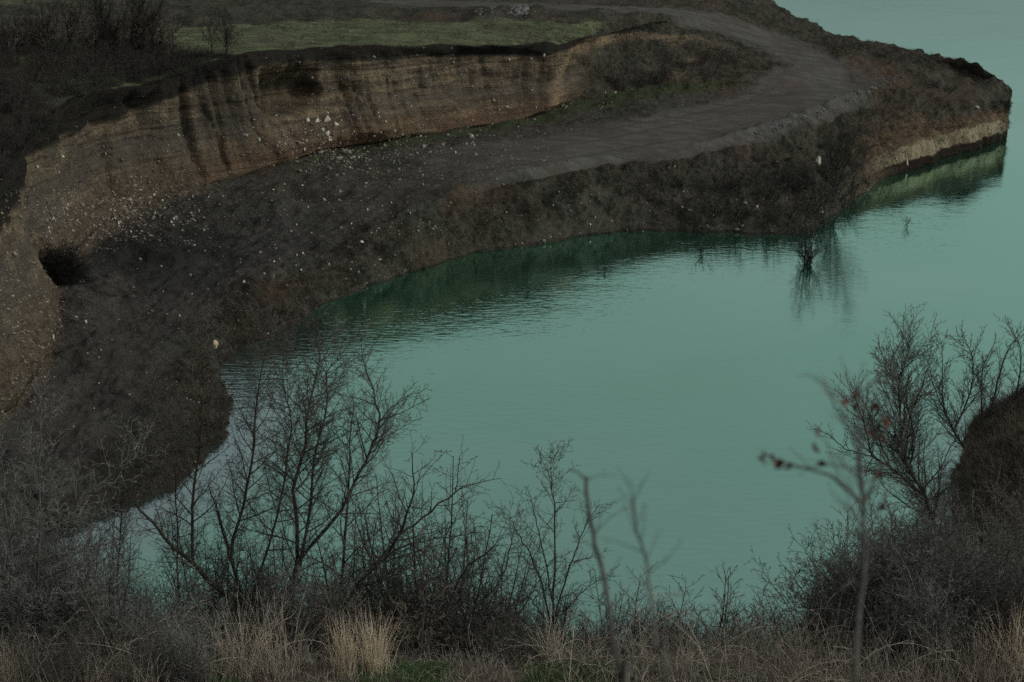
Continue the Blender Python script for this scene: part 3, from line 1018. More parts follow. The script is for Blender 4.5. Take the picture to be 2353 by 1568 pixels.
hero('bare_tree', 'wide bare tree right of the double-topped tree, one long bough reaching right over the water', 'tree', 23.5,
     [([(770, 1500), (784, 1362), (798, 1160), (805, 1020), (812, 930)], 45, 6, 0.5),
      ([(784, 1400), (860, 1300), (917, 1229), (949, 1135), (945, 1040)], 50, 6, -0.7),
      ([(917, 1229), (970, 1190), (1046, 1132), (1090, 1110), (1150, 1102)], 26, 4, 0.6),
      ([(1046, 1132), (1055, 1070), (1062, 1020)], 12, 3, 0.2),
      ([(860, 1300), (940, 1250), (1040, 1235), (1110, 1222)], 22, 4, -0.3)], 14,
     dict(CFG_OPEN, ang=[50, 48, 45, 45], gap=[0.17, 0.13, 0.10, 0.08], cap=[1.5, 0.7, 0.34, 0.14]))
hero('bare_tree', 'low bare tree with two dark trunks slanting right above the pale ground', 'tree', 22.6,
     [([(980, 1500), (994, 1481), (1061, 1415), (1138, 1355), (1169, 1271), (1185, 1215)], 42, 5, 0.5),
      ([(985, 1495), (1008, 1471), (1043, 1362), (1078, 1299), (1127, 1264), (1150, 1235)], 34, 5, -0.5),
      ([(1078, 1299), (1068, 1210), (1060, 1130)], 16, 4, 0.3)], 15,
     dict(CFG_TREE, cap=[1.0, 0.5, 0.28, 0.12]))
hero('bare_shrub', 'fan shaped bare shrub with one tall central leader before open water', 'shrub', 23.2,
     [([(1267, 1480), (1274, 1369), (1274, 1194), (1268, 1110), (1263, 1062)], 30, 3, 0.2),
      ([(1265, 1430), (1230, 1300), (1190, 1225), (1165, 1170)], 20, 3, -0.5),
      ([(1268, 1430), (1310, 1300), (1340, 1220), (1375, 1160)], 20, 3, 0.5),
      ([(1266, 1450), (1300, 1400), (1350, 1350), (1410, 1320)], 16, 3, -0.4),
      ([(1264, 1440), (1215, 1370), (1180, 1320)], 16, 3, 0.5),
      ([(1268, 1380), (1250, 1270), (1228, 1180), (1215, 1130)], 16, 3, 0.3)], 16, dict(CFG_BUSH, cap=[0.7, 0.4, 0.22, 0.1]))
# --- trees at the right before the spur
hero('bare_tree', 'bare tree with upswept forked limbs left of the brown spur', 'tree', 27,
     [([(2210, 1330), (2143, 1196), (2129, 1144), (2087, 1080), (2073, 1021), (2066, 930), (2066, 870), (2095, 800)], 60, 5, 0.4),
      ([(2129, 1144), (2060, 1085), (2006, 1049), (1989, 986), (1970, 930), (1950, 890)], 34, 4, -0.6),
      ([(2006, 1049), (1950, 1035), (1905, 1000), (1870, 985)], 16, 4, 0.2),
      ([(2073, 1021), (2100, 940), (2125, 870), (2150, 800)], 20, 4, 0.5),
      ([(2045, 1075), (2000, 960), (1960, 880)], 18, 4, 0.5),
      ([(2090, 1090), (2100, 1000), (2080, 920), (2040, 830)], 22, 4, -0.5)], 17, dict(CFG_OPEN, gap=[0.10, 0.08, 0.065, 0.07], cap=[1.5, 0.8, 0.4, 0.16]), BARK_D, TWIG_D)
CFG_SPUR = dict(CFG_OPEN, gap=[0.2, 0.16, 0.14, 0.14], cap=[3.4, 1.6, 0.8, 0.3], rmin=0.0085, rk=0.013)
hero('bare_tree', 'narrow bare tree whose crown stands between the forked tree and the brown spur', 'tree', None,
     [([(2225, 1040), (2199, 1004), (2168, 934), (2166, 860), (2164, 787)], 95, 9, 0.4),
      ([(2192, 990), (2230, 900), (2235, 820), (2200, 770)], 50, 8, -0.8),
      ([(2199, 1004), (2150, 900), (2130, 820)], 40, 8, 0.6)], 18, CFG_SPUR)
hero('bare_tree', 'bare tree with two upright stems rooted on the crest of the brown spur', 'tree', None,
     [([(2262, 975), (2255, 930), (2259, 846), (2290, 780)], 85, 9, 0.6),
      ([(2266, 960), (2280, 934), (2308, 822), (2353, 755)], 85, 9, -0.6)], 19, CFG_SPUR)
hero('bare_tree', 'bare tree rooted on the brown spur, cut by the right edge of the frame', 'tree', None,
     [([(2325, 935), (2340, 880), (2345, 800), (2310, 740)], 75, 9, 0.8),
      ([(2328, 920), (2390, 840), (2400, 760)], 70, 9, 0.8)], 20, CFG_SPUR)
hero('bare_tree', 'bare tree at the left edge with long pale limbs sweeping right over the shore', 'tree', 19.5,
     [([(-20, 1480), (-30, 1330), (84, 1243), (147, 1173), (245, 1100), (292, 1048), (333, 990)], 42, 4, 1.0),
      ([(-25, 1310), (122, 1280), (200, 1262), (280, 1238)], 30, 9, 0.3),
      ([(60, 1440), (80, 1387), (93, 1229), (91, 1090), (95, 980), (90, 900)], 30, 4, 0.3, True),
      ([(20, 1440), (30, 1300), (12, 1180), (5, 1060), (20, 960)], 26, 4, -0.3, True)], 22, CFG_TREE, BARK_G, TWIG_G)
hero('bare_tree', 'pair of thin saplings in front of the shore left of the mossy leaning trunk', 'tree', 25,
     [([(270, 1350), (280, 1200), (290, 1050), (318, 940), (335, 880)], 24, 4, 0.3),
      ([(410, 1350), (405, 1150), (396, 1000), (380, 905)], 22, 4, 0.3, True)], 23, dict(CFG_TREE, cap=[0.9, 0.45, 0.25, 0.1]))

# --- bush prototypes
def proto_bush(name, label, cat, seed, nst, h, spread, cfg, bark, twig, group, r=0.016):
    rng = random.Random(seed)
    TT = [Tubes(), Tubes()]
    for k in range(nst):
        az = rng.uniform(0, 6.28); tilt = R(rng.uniform(4, spread))
        d = np.array([math.sin(tilt) * math.cos(az), math.sin(tilt) * math.sin(az), math.cos(tilt)])
        p = np.array([rng.gauss(0, 0.10), rng.gauss(0, 0.10), -0.25])
        grow(TT, p, d, h * rng.uniform(0.55, 1.05), r * rng.uniform(0.6, 1.2), 0, cfg, rng)
    return finish(TT, name, label, cat, (0, 0, 0), group, bark, twig, 'stems', 'twigs')


# --- placing
random.seed(5)


def place(proto, used, loc, rz, sc, label=None, group=None):
    o = proto if not used else copy_tree(proto)
    o.location = loc
    o.rotation_euler = (random.gauss(0, 0.06), random.gauss(0, 0.06), rz)
    o.scale = (sc, sc, sc * random.uniform(0.9, 1.1))
    if label: o['label'] = label
    if group: o['group'] = group
    return o


def where(px, table):
    for lim, txt in table:
        if px < lim:
            return txt
    return table[-1][1]


def scatter(protos, spots, label, group, table=None):
    first = set()
    for (x, y, z, sc) in spots:
        k = random.randrange(len(protos))
        lb = label
        if table:
            d = np.array([x, y, z - CAM_H])
            px = CX + FPX * d[0] / (d[1] * cp - d[2] * sp)
            lb = label + ' ' + where(px, table)
        place(protos[k], k in first, (x, y, z), random.uniform(0, 6.28), sc, lb, group)
        first.add(k)
    for k, p in enumerate(protos):
        if k not in first:
            for ch in list(p.children):
                bpy.data.objects.remove(ch)
            bpy.data.objects.remove(p)


def hill_spots(boxes):
    """boxes: x0,x1 (photo columns), Y0,Y1 (m), count, scale range -> feet on the hillside"""
    out = []
    for (a, b, y0, y1, n, s0, s1) in boxes:
        for _ in range(n):
            Y = random.uniform(y0, y1)
            px = random.uniform(a, b)
            X = (px - CX) / FPX * Y / 0.85
            out.append((X, Y, nz(X, Y), random.uniform(s0, s1)))
    return out


G1 = 'bare shrubs of the left thicket'
pl = [proto_bush('bare_shrub', '', 'shrub', s, 7, 2.6, 30, CFG_BUSH, BARK_D, t_, G1) for s, t_ in ((101, TWIG_D), (102, TWIG_G), (103, TWIG_D))]
scatter(pl, hill_spots([(-80, 480, 17.6, 19.6, 20, 0.30, 0.55), (480, 720, 18.6, 20, 6, 0.25, 0.4), (-80, 260, 19.5, 24, 17, 0.8, 1.3), (-80, 220, 24, 28, 14, 1.2, 1.7), (240, 520, 20, 25, 15, 0.6, 1.0),
                        (480, 800, 21, 25, 14, 0.7, 1.1)]),
        'leafless dark twiggy shrub', G1,
        [(120, 'in the thicket filling the lower left corner'), (260, 'in the thicket right of the corner, under the pale limbs'), (420, 'below the thin saplings'), (600, 'at the foot of the mossy leaning trunk'), (9999, 'at the foot of the double-topped tree')])
G2 = 'bare shrubs along the lip of the bank'
pm = [proto_bush('bare_shrub', '', 'shrub', s, 6, 1.7, 38, CFG_BUSH, BARK_D, t_, G2) for s, t_ in ((111, TWIG_D), (112, TWIG_B), (113, TWIG_G))]
scatter(pm, hill_spots([(750, 1200, 20.5, 25, 26, 0.9, 1.75), (1180, 1420, 20.5, 24, 10, 0.8, 1.4), (1400, 1950, 20.3, 23.5, 36, 0.8, 1.35)]),
        'low leafless shrub on the bank lip', G2,
        [(980, 'behind the tawny grass tufts'), (1180, 'around the two slanting trunks'), (1400, 'around the fan shaped shrub'), (1600, 'behind the out of focus bare stems'), (1780, 'in front of the open water'), (9999, 'where the right thicket begins')])
G5 = 'bare thicket trees behind the two slanting trunks'
pt = [proto_bush('bare_tree', '', 'tree', s, 4, 3.6, 26, CFG_TREE, BARK_D, TWIG_D, G5, 0.026) for s in (161, 162, 163)]
tp_ = []
for k in range(38):
    px = 330 + (1180 - 330) * (k + random.random()) / 38
    Y = random.uniform(23.5, 26.5); X = (px - CX) / FPX * Y / 0.85
    tp_.append((X, Y, nz(X, Y), random.uniform(0.8, 1.3) * np.interp(px, [330, 600, 1100, 1180], [0.75, 1, 1.1, 0.8])))
for px in (1195, 1215, 1235, 1255, 1290, 1310, 1345, 1370, 1400, 1440, 1490, 1540):
    Y = random.uniform(22.5, 24); X = (px - CX) / FPX * Y / 0.85
    tp_.append((X, Y, nz(X, Y), random.uniform(0.6, 0.9) * np.interp(px, [1400, 1540], [1, .7])))
scatter(pt, tp_, 'leafless many stemmed tree', G5,
        [(450, 'behind the thin saplings'), (560, 'behind the mossy leaning trunk'), (640, 'behind the forked tree right of the mossy trunk'), (780, 'behind the double-topped tree'), (950, 'behind the tawny tufts'), (1180, 'behind the two slanting trunks'), (9999, 'beside the fan shaped shrub')])
G3 = 'bare shrubs of the right thicket'
pr = [proto_bush('bare_shrub', '', 'shrub', s, 8, 2.4, 32, CFG_BUSH, BARK_G, t_, G3) for s, t_ in ((121, TWIG_G), (122, TWIG_G), (123, TWIG_D))]
scatter(pr, hill_spots([(1900, 2100, 20, 25, 22, 0.9, 1.4), (2060, 2420, 18.2, 25, 34, 0.8, 1.5), (2080, 2420, 25, 30, 14, 1.4, 2.0), (1960, 2140, 24.5, 28, 8, 1.3, 1.9)]),
        'leafless grey twiggy shrub', G3,
        [(2000, 'around the out of focus red-leaved stem'), (2120, 'below the forked tree'), (2240, 'in the thicket below the left side of the brown spur'), (9999, 'in the thicket filling the lower right corner')])
G4 = 'shrubs covering the brown spur'
ps = [proto_bush('brown_shrub', '', 'shrub', s, 9, 0.9, 60, dict(CFG_BUSH, max=3), TWIG_B, TWIG_B, G4) for s in (131, 132)]
sp_ = []
while len(sp_) < 190:
    X = random.uniform(19, 36); Y = random.uniform(42, 74)
    z = nz(X, Y)
    if z > 0.6 and (X / Y) < 0.41:
        sp_.append((X, Y, z, random.uniform(0.8, 1.5)))
scatter(ps, sp_, 'low brown twiggy shrub', G4,
        [(2230, 'on the steep left flank of the brown spur'), (2300, 'on the middle of the brown spur'), (9999, 'on the brown spur by the right frame edge')])

# --- out of focus stems right by the camera
def near_sprig(name, label, Y, stems, seed, cfg, twig, leaves=()):
    rng = random.Random(seed)
    TT = [Tubes(), Tubes()]
    f = stems[0][0][0]
    bp = PY(f[0], f[1], Y)
    foot = np.array([bp[0], bp[1], nz(bp[0], bp[1]) - 0.03])
    for si, st in enumerate(stems):
        P = [PY(q[0], q[1], Y + 0.02 * k) for k, q in enumerate(st[0])]
        if si == 0:
            P = [foot] + P
        P = dense_poly(P, 16, rng, 0.002)
        L = float(np.sum(np.linalg.norm(np.diff(P, axis=0), axis=1)))
        rad = np.linspace(st[1] / 1000, st[2] / 1000, len(P))
        TT[0].add(list(P), list(rad), 7)
        if len(st) < 4:
            spawn(TT, P, rad, L, 0, cfg, rng)
    e = finish(TT, name, label, 'shrub', foot, None, BARK_G, twig, 'stem', 'twigs')
    return e, foot


CFG_SPRIG = dict(CFG_TREE, max=2, gap=[0.07, 0.06], t0=[0.35, 0.2], ang=[45, 45], rat=[0.35, 0.4], cap=[0.22, 0.08], rmin=0.0009,
                 jit=[0.05, 0.12, 0.15], up=[0.02, 0.04, 0.02], rk=0.008)
LEAF = simple_mat('dried_leaf', (0.085, 0.030, 0.020), (0.13, 0.048, 0.032), 20, 0.8)


def leaf_mesh(c, size, rng, foot):
    """shrivelled three-lobed leaf"""
    bm = []
    n = 7
    Vv, Ff = [], []
    ax = unit(np.array([rng.gauss(0, 1), rng.gauss(0, 1), -1.0]))
    sx = unit(np.cross(ax, np.array([rng.gauss(0, 1), rng.gauss(0, 1), 0.3])))
    nn = np.cross(ax, sx)
    for i in range(n):
        t = i / (n - 1)
        w = size * 0.42 * math.sin(math.pi * (0.12 + 0.85 * t)) * (1 + 0.25 * math.sin(9 * t))
        curl = size * 0.25 * math.sin(2.4 * t)
        for k, s in enumerate((-1, -0.4, 0.4, 1)):
            Vv.append(c - foot + ax * size * t + sx * w * s + nn * (curl + size * 0.22 * s * s))
    for i in range(n - 1):
        for k in range(3):
            a = i * 4 + k
            Ff.append((a, a + 1, a + 5, a + 4))
    return mesh_from('dried_leaf', np.array(Vv), np.array(Ff), True, LEAF)


S3 = near_sprig('leggy_shrub', 'out of focus shrub close by with a forked stem and shrivelled red-brown leaves', 3.5,
                [([(1962, 1568), (1970, 1450), (1982, 1334), (1983, 1240), (1985, 1160), (1978, 1060), (1972, 980), (1970, 900)], 10, 3),
                 ([(1982, 1155), (1950, 1128), (1919, 1102), (1884, 1084), (1825, 1070), (1779, 1053), (1751, 1046)], 6, 2),
                 ([(1985, 1160), (2010, 1100), (2028, 1050), (2035, 960)], 5, 2)], 31, CFG_SPRIG, TWIG_G)
z7 = lambda x, y: (1569 + x * 0.3501, 706 + y * 0.3501)
rl = random.Random(8)
for q in [(520, 990), (525, 960), (600, 980), (640, 1005), (710, 1030), (865, 900), (860, 835), (940, 1028), (1095, 610), (1155, 590), (1155, 655),
          (1300, 665), (1275, 1100), (1310, 1090), (1320, 1300), (1210, 820), (1330, 840), (1345, 740)]:
    x, y = z7(*q)
    c = PY(x, y - 5, 3.5 + rl.uniform(-0.05, 0.05))
    link('dried_leaf', leaf_mesh(c, rl.uniform(0.022, 0.032), rl, S3[1]), S3[0])
near_sprig('bare_sprig', 'out of focus bare stem leaning left with a knotted tip, close to the camera', 3.8,
           [([(1436, 1590), (1428, 1568), (1403, 1439), (1389, 1334), (1372, 1270), (1361, 1229), (1352, 1160), (1344, 1096)], 9.5, 5.5),
            ([(1344, 1100), (1325, 1085), (1310, 1078)], 3, 2, 0), ([(1352, 1150), (1330, 1125), (1308, 1120)], 2, 1, 0),
            ([(1372, 1190), (1400, 1160), (1435, 1140)], 2, 1, 0), ([(1366, 1230), (1400, 1190), (1450, 1165)], 2, 1, 0)], 32,
           dict(CFG_SPRIG, gap=[0.3, 0.08], cap=[0.12, 0.05]), TWIG_G)
near_sprig('bare_sprig', 'fainter out of focus bare stem right of the knotted stem, close to the camera', 3.3,
           [([(1530, 1590), (1512, 1500), (1505, 1440), (1491, 1334), (1480, 1270), (1466, 1229), (1455, 1180), (1452, 1142)], 5.5, 2.5)], 33,
           dict(CFG_SPRIG, gap=[0.16, 0.12], cap=[0.13, 0.05]), TWIG_G)

# --- brambles, dead stalks and grass on the lip
def stalks(n, boxfn, hr, lean, r, seed, T, npt=6, arch=0.0):
    rng = random.Random(seed)
    for _ in range(n):
        x, y = boxfn(rng)
        z = nzi(x, y)
        h = rng.uniform(*hr)
        az = rng.uniform(0, 6.28)
        l = abs(rng.gauss(0, lean))
        d = unit(np.array([math.cos(az) * l, math.sin(az) * l, 1.0]))
        p = np.array([x, y, z - 0.03]); pts = [p]; rad = [r]
        for k in range(npt - 1):
            d = unit(d + np.array([rng.gauss(0, 0.07), rng.gauss(0, 0.07), -arch]) + 0.0)
            p = p + d * h / (npt - 1)
            pts.append(p); rad.append(r * (1 - 0.7 * (k + 1) / (npt - 1)))
        T.add(pts, rad, 3)


def band(x0, x1, y0, y1):
    def f(rng):
        Y = rng.uniform(y0, y1); px = rng.uniform(x0, x1)
        return (px - CX) / FPX * Y / 0.85, Y
    return f


STRAW = simple_mat('dead_stalks', (0.38, 0.32, 0.25), (0.70, 0.60, 0.48), 5, 0.9)
STRAW_D = simple_mat('grey_bramble', (0.17, 0.148, 0.124), (0.42, 0.37, 0.31), 5, 0.9)
TAWNY = simple_mat('tawny_grass', (0.66, 0.53, 0.37), (0.90, 0.77, 0.58), 5, 0.85)
GREEN = simple_mat('green_grass', (0.05, 0.12, 0.03), (0.09, 0.19, 0.055), 5, 0.8)
T = Tubes()
stalks(1700, band(600, 1350, 17.6, 20.3), (0.08, 0.42), 0.9, 0.0042, 40, T, 6, 0.10)
stalks(2200, band(1300, 2420, 17.6, 21.3), (0.15, 0.75), 0.9, 0.0042, 41, T, 6, 0.10)
stalks(3600, band(1450, 2450, 16.5, 24), (0.3, 1.3), 0.8, 0.0042, 42, T, 7, 0.12)
stalks(800, band(-80, 650, 17.2, 22), (0.2, 0.8), 0.7, 0.0040, 43, T, 6, 0.08)
tag(link('brambles', T.build('brambles', STRAW_D)), 'tangled grey brown bramble stems along the lip of the bank', 'undergrowth', kind='stuff')
T = Tubes()
stalks(800, band(1300, 2450, 16.5, 22), (0.3, 1.1), 0.7, 0.0046, 44, T, 7, 0.16)
stalks(320, band(600, 1300, 17.6, 20.0), (0.1, 0.5), 0.8, 0.0044, 45, T, 6, 0.12)
stalks(450, band(-60, 400, 17.0, 20), (0.3, 1.0), 0.6, 0.0032, 46, T, 6, 0.14)
tag(link('dead_stalks', T.build('dead_stalks', STRAW)), 'pale straw coloured dead stalks among the brambles', 'undergrowth', kind='stuff')
T = Tubes()
def clump_sites(rng):
    cx = rg.choice([1010, 1230, 1290, 1340, 1420, 1640, 860, 980, 520, 930])
    Y = rng.uniform(17.3, 18.9)
    return (cx + rng.gauss(0, 26) - CX) / FPX * Y / 0.85, Y
rg = random.Random(3)
stalks(6500, clump_sites, (0.06, 0.20), 0.5, 0.0045, 47, T, 4, 0.1)
tag(link('green_grass', T.build('green_grass', GREEN)), 'patches of short green grass on the bare lip', 'grass', kind='stuff')


def tuft(px, Y, n, h, w, mat, label, seed, lean=0.28, arch=0.07, r=0.003):
    X = (px - CX) / FPX * Y / 0.85
    z = nz(X, Y)
    T = Tubes()
    rng = random.Random(seed)
    stalks(n, lambda g: (X + g.gauss(0, w), Y + g.gauss(0, w)), (h * 0.45, h), lean, r, seed, T, 7, arch)
    me = T.build('grass_tuft', mat, (X, Y, z))
    o = link('grass_tuft', me, None, (X, Y, z))
    tag(o, label, 'grass tuft')


tuft(800, 18.4, 105, 1.15, 0.075, TAWNY, 'left half of the pair of tall tawny grass tufts at the bottom edge', 61, 0.20, 0.03, 0.0042)
tuft(866, 18.5, 165, 1.15, 0.10, TAWNY, 'right and fuller of the pair of tall tawny grass tufts at the bottom edge', 62, 0.24, 0.05, 0.0042)
tuft(512, 18.2, 60, 1.1, 0.12, STRAW, 'low straw tuft furthest left of the straw tufts beside the tawny pair', 69, 0.5, 0.09, 0.0042)
tuft(575, 18.3, 75, 1.5, 0.16, STRAW, 'loose tall straw tuft between two thinner straw tufts left of the tawny pair', 63, 0.42, 0.06, 0.0042)
tuft(650, 18.3, 60, 1.6, 0.16, STRAW, 'thin straw tuft just left of the tawny tufts', 64, 0.42, 0.05, 0.0042)
tuft(1265, 18.9, 60, 1.0, 0.08, STRAW, 'bleached straw tuft bending right below the fan shaped shrub', 65, 0.30, 0.12, 0.0052)
tuft(2335, 18.3, 150, 1.4, 0.16, TAWNY, 'tawny grass tuft in the bottom right corner', 66, 0.25, 0.05, 0.004)
tuft(2230, 18.3, 80, 1.0, 0.16, STRAW, 'straw grass tuft left of the bottom right corner', 68, 0.35, 0.05, 0.004)
tuft(30, 18.0, 130, 0.9, 0.18, STRAW, 'straw grass tuft in the bottom left corner', 67, 0.35, 0.05, 0.004)


def canes(n, boxfn, lr, r_, seed, T):
    rng = random.Random(seed)
    for _ in range(n):
        x, y = boxfn(rng)
        p = np.array([x, y, nzi(x, y) - 0.03])
        az = rng.uniform(0, 6.28); el = rng.uniform(0.6, 1.4)
        d = np.array([math.cos(az) * math.cos(el), math.sin(az) * math.cos(el), math.sin(el)])
        L = rng.uniform(*lr); k_ = rng.uniform(0.10, 0.30); rr_ = r_ * rng.uniform(0.6, 1.3)
        pts = [p]; rad = [rr_]
        for k in range(9):
            d = unit(d + np.array([rng.gauss(0, 0.06), rng.gauss(0, 0.06), -k_]))
            p = p + d * L / 9
            pts.append(p); rad.append(rr_ * (1 - 0.75 * (k + 1) / 9))
            if k > 1 and rng.random() < 0.7:
                e = unit(d + np.array([rng.gauss(0, .7), rng.gauss(0, .7), rng.gauss(0.2, .5)]))
                l2 = rng.uniform(0.08, 0.35)
                T.add([p, p + e * l2 * 0.5, p + unit(e + np.array([rng.gauss(0, .3), rng.gauss(0, .3), -.2])) * l2], [rr_ * .5, rr_ * .4, rr_ * .25], 3)
        T.add(pts, rad, 4)


T = Tubes()
canes(420, band(1380, 2450, 17.2, 23), (0.9, 2.4), 0.0062, 501, T)
canes(90, band(600, 1380, 18.2, 21.5), (0.4, 1.2), 0.0058, 502, T)
canes(150, band(-80, 600, 18.0, 22.5), (0.8, 2.2), 0.0058, 503, T)
tag(link('bramble_canes', T.build('bramble_canes', STRAW_D)), 'long arching bramble canes over the lip of the bank', 'undergrowth', kind='stuff')
T = Tubes()
canes(90, band(1250, 2450, 17.2, 21), (0.8, 2.0), 0.006, 504, T)
canes(50, band(-60, 700, 17.8, 20), (0.8, 2.0), 0.0055, 505, T)
tag(link('bleached_canes', T.build('bleached_canes', STRAW)), 'few bleached pale canes arching among the brambles', 'undergrowth', kind='stuff')

# ------------------------------------------------------------------ far vegetation
def far_put(x, y):
    h = hit(bvh, x, y)
    return h


GF = 'bare trees on the cliff top at the upper left'
CFG_FAR = dict(CFG_OPEN, max=3, gap=[0.2, 0.18, 0.16], cap=[3.0, 1.4, 0.6], rmin=0.010, rk=0.014, t0=[0.2, 0.15, 0.2])


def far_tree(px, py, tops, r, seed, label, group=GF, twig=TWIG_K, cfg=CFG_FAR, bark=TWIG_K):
    h = far_put(px, py)
    if h is None:
        return
    rng = random.Random(seed)
    TT = [Tubes(), Tubes()]
    for (tx, ty) in tops:
        P = [h - UP * 0.3, PY(px * 0.75 + tx * 0.25 + rng.uniform(-4, 4), py + (ty - py) * 0.3, h[1] + rng.uniform(-.3, .3)),
             PY(px * 0.35 + tx * 0.65 + rng.uniform(-4, 4), py + (ty - py) * 0.65, h[1] + rng.uniform(-.6, .6)),
             PY(tx, ty, h[1] + rng.uniform(-.8, .8))]
        P = dense_poly(P, 15, rng, 0.03)
        L = float(np.sum(np.linalg.norm(np.diff(P, axis=0), axis=1)))
        rad = np.linspace(r, r * 0.25, len(P))
        TT[0].add(list(P), list(rad), 5)
        spawn(TT, P, rad, L, 0, cfg, rng)
    return finish(TT, 'bare_tree', label, 'tree', h, group, bark, twig)


far_tree(238, 125, [(215, -25), (232, -40), (262, -10), (300, 0)], 0.11, 71, 'three stemmed bare tree, most upright of the cliff top trees at the upper left')
far_tree(310, 122, [(300, -25), (345, -50), (375, -5), (330, -40)], 0.13, 72, 'thickest bare tree of the cliff top group, its stems fanning right')
far_tree(343, 128, [(378, -10), (430, 45), (350, 20)], 0.08, 73, 'slender bare tree leaning right at the right end of the cliff top group')
far_tree(160, 125, [(140, -20), (195, -10), (165, 0)], 0.09, 74, 'bare tree left of the three stemmed tree on the cliff top')
far_tree(95, 130, [(60, 0), (125, 0), (95, 10)], 0.08, 75, 'dim bare tree second from the left edge on the cliff top')
far_tree(25, 140, [(0, 10), (45, 30)], 0.08, 76, 'dim bare tree nearest the left edge on the cliff top')
far_tree(484, 130, [(484, 28)], 0.055, 77, 'single thin young tree standing alone on the turf edge')
far_tree(520, 132, [(508, 30), (520, 25), (531, 40)], 0.045, 78, 'clump of three thin upright saplings on the turf edge')
rf = random.Random(12)
for k in range(11):
    x_ = -10 + 42 * k + rf.uniform(-12, 12)
    far_tree(x_, 128 + rf.uniform(-8, 10), [(x_ + rf.uniform(-25, 25), rf.uniform(0, 60)), (x_ + rf.uniform(-35, 35), rf.uniform(20, 80))], 0.045, 300 + k,
             'faint thin sapling in the tangle between the cliff top trees', 'thin saplings on the cliff top', TWIG_B)
CFG_FB = dict(CFG_BUSH, max=3, gap=[0.20, 0.16, 0.13], cap=[1.2, 0.6, 0.3], rmin=0.008)
GB = 'dark bushes on the cliff edge at the upper left'
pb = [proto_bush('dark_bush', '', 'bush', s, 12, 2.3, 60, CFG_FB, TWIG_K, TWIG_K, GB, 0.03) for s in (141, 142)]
spots = []
rr = random.Random(9)
while len(spots) < 300:
    x = rr.uniform(-60, 545)
    yb = np.interp(x, [-60, 0, 60, 130, 230, 370, 450, 550], [480, 395, 310, 243, 212, 190, 168, 135])
    y = rr.uniform(np.interp(x, [-60, 350, 430, 550], [88, 100, 128, 128]), yb)
    h = far_put(x, y)
    if h is None or h[1] > 135:
        continue
    spots.append((h[0], h[1], h[2] - 0.25, rr.uniform(0.6, 1.2) * np.interp(x, [350, 450, 550], [1, 0.6, 0.3])))
scatter(pb, spots, 'dark leafless bush on the cliff edge', GB,
        [(60, 'at the left frame edge'), (200, 'left of the three stemmed tree'), (300, 'below the three stemmed tree'), (420, 'below the right-leaning tree'), (9999, 'by the thin young tree and saplings')])
# shrubs on the bank of the promontory
GK = 'small dark bushes on the promontory bank'
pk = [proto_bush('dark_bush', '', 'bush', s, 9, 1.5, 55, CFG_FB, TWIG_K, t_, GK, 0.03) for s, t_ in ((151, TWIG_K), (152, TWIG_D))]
spots = []
for (x, y, s) in [(1650, 440, 1.2), (1690, 430, 1.3), (1640, 490, 1.1), (1700, 500, 1.3), (1760, 520, 1.2), (1820, 500, 1.3), (1880, 470, 1.3),
                  (1925, 450, 1.4), (1960, 440, 1.2), (1890, 400, 1.2), (1600, 510, 0.9), (1430, 200, 1.0), (1470, 195, 1.2), (1510, 190, 1.0),
                  (1200, 430, 0.6), (1130, 470, 0.6), (1250, 470, 0.7), (1400, 480, 0.6), (1340, 430, 0.5), (1550, 430, 0.8), (1500, 400, 0.5),
                  (2150, 200, 0.7), (2180, 210, 0.8), (1950, 380, 1.0), (1910, 345, 1.0), (1730, 370, 0.6), (940, 610, 0.5), (690, 690, 0.6),
                  (720, 705, 0.6), (655, 720, 0.6), (1780, 450, 1.1), (1800, 440, 1.3), (1840, 430, 1.4), (1900, 520, 1.2), (1860, 490, 1.4), (1740, 560, 0.8), (1650, 555, 0.9), (1440, 170, 0.9), (1400, 190, 0.8), (1540, 170, 0.7), (1390, 240, 0.6), (1350, 150, 0.6), (1600, 150, 0.6), (1660, 130, 0.5), (1850, 540, 1.0), (1940, 480, 1.0), (1990, 420, 0.9)]:
    h = far_put(x, y)
    if h is not None:
        spots.append((h[0], h[1], h[2] - 0.1, s * 1.55))
scatter(pk, spots, 'small dark leafless bush', GK,
        [(800, 'at the inner shore left of the dark water'), (1330, 'on the middle of the bank'), (1560, 'near the tan scarp'), (1760, 'on the bank left of the white stone'), (1900, 'above the shrub standing in water'), (2050, 'around the bare tree on the bank'), (9999, 'on the headland near the tip')])
far_tree(1915, 465, [(1940, 290), (1985, 250), (1900, 300)], 0.07, 79, 'bare tree growing up the promontory bank beside the pale rocks', None, TWIG_K,
         dict(CFG_FAR, gap=[0.24, 0.18, 0.16]))
# tangled hollow bush at the foot of the left wall
h = far_put(125, 640)
T = [Tubes(), Tubes()]
rng = random.Random(81)
for k in range(420):
    az = rng.uniform(0, 6.28); el = rng.uniform(0.05, 1.3)
    d = np.array([math.cos(az) * math.cos(el), math.sin(az) * math.cos(el), math.sin(el)])
    grow(T, np.array(h) + np.array([rng.gauss(0, .5), rng.gauss(0, .5), 0]), d, rng.uniform(1.4, 2.8), 0.014, 2, dict(CFG_FB, up=[0, 0, -0.10, -0.1, 0], max=4, gap=[.2, .2, .16, .2], ang=[40] * 4, cap=[1, .8, .5, .3], rat=[.5] * 4, t0=[.1] * 4), rng)
MBLK = simple_mat('matted_dark_twigs', (0.010, 0.009, 0.008), (0.026, 0.022, 0.020), 4, 0.95)
finish(T, 'round_bush', 'round matted black bush at the foot of the left quarry wall', 'bush', h, None, MBLK, MBLK, 'stems', 'twigs')

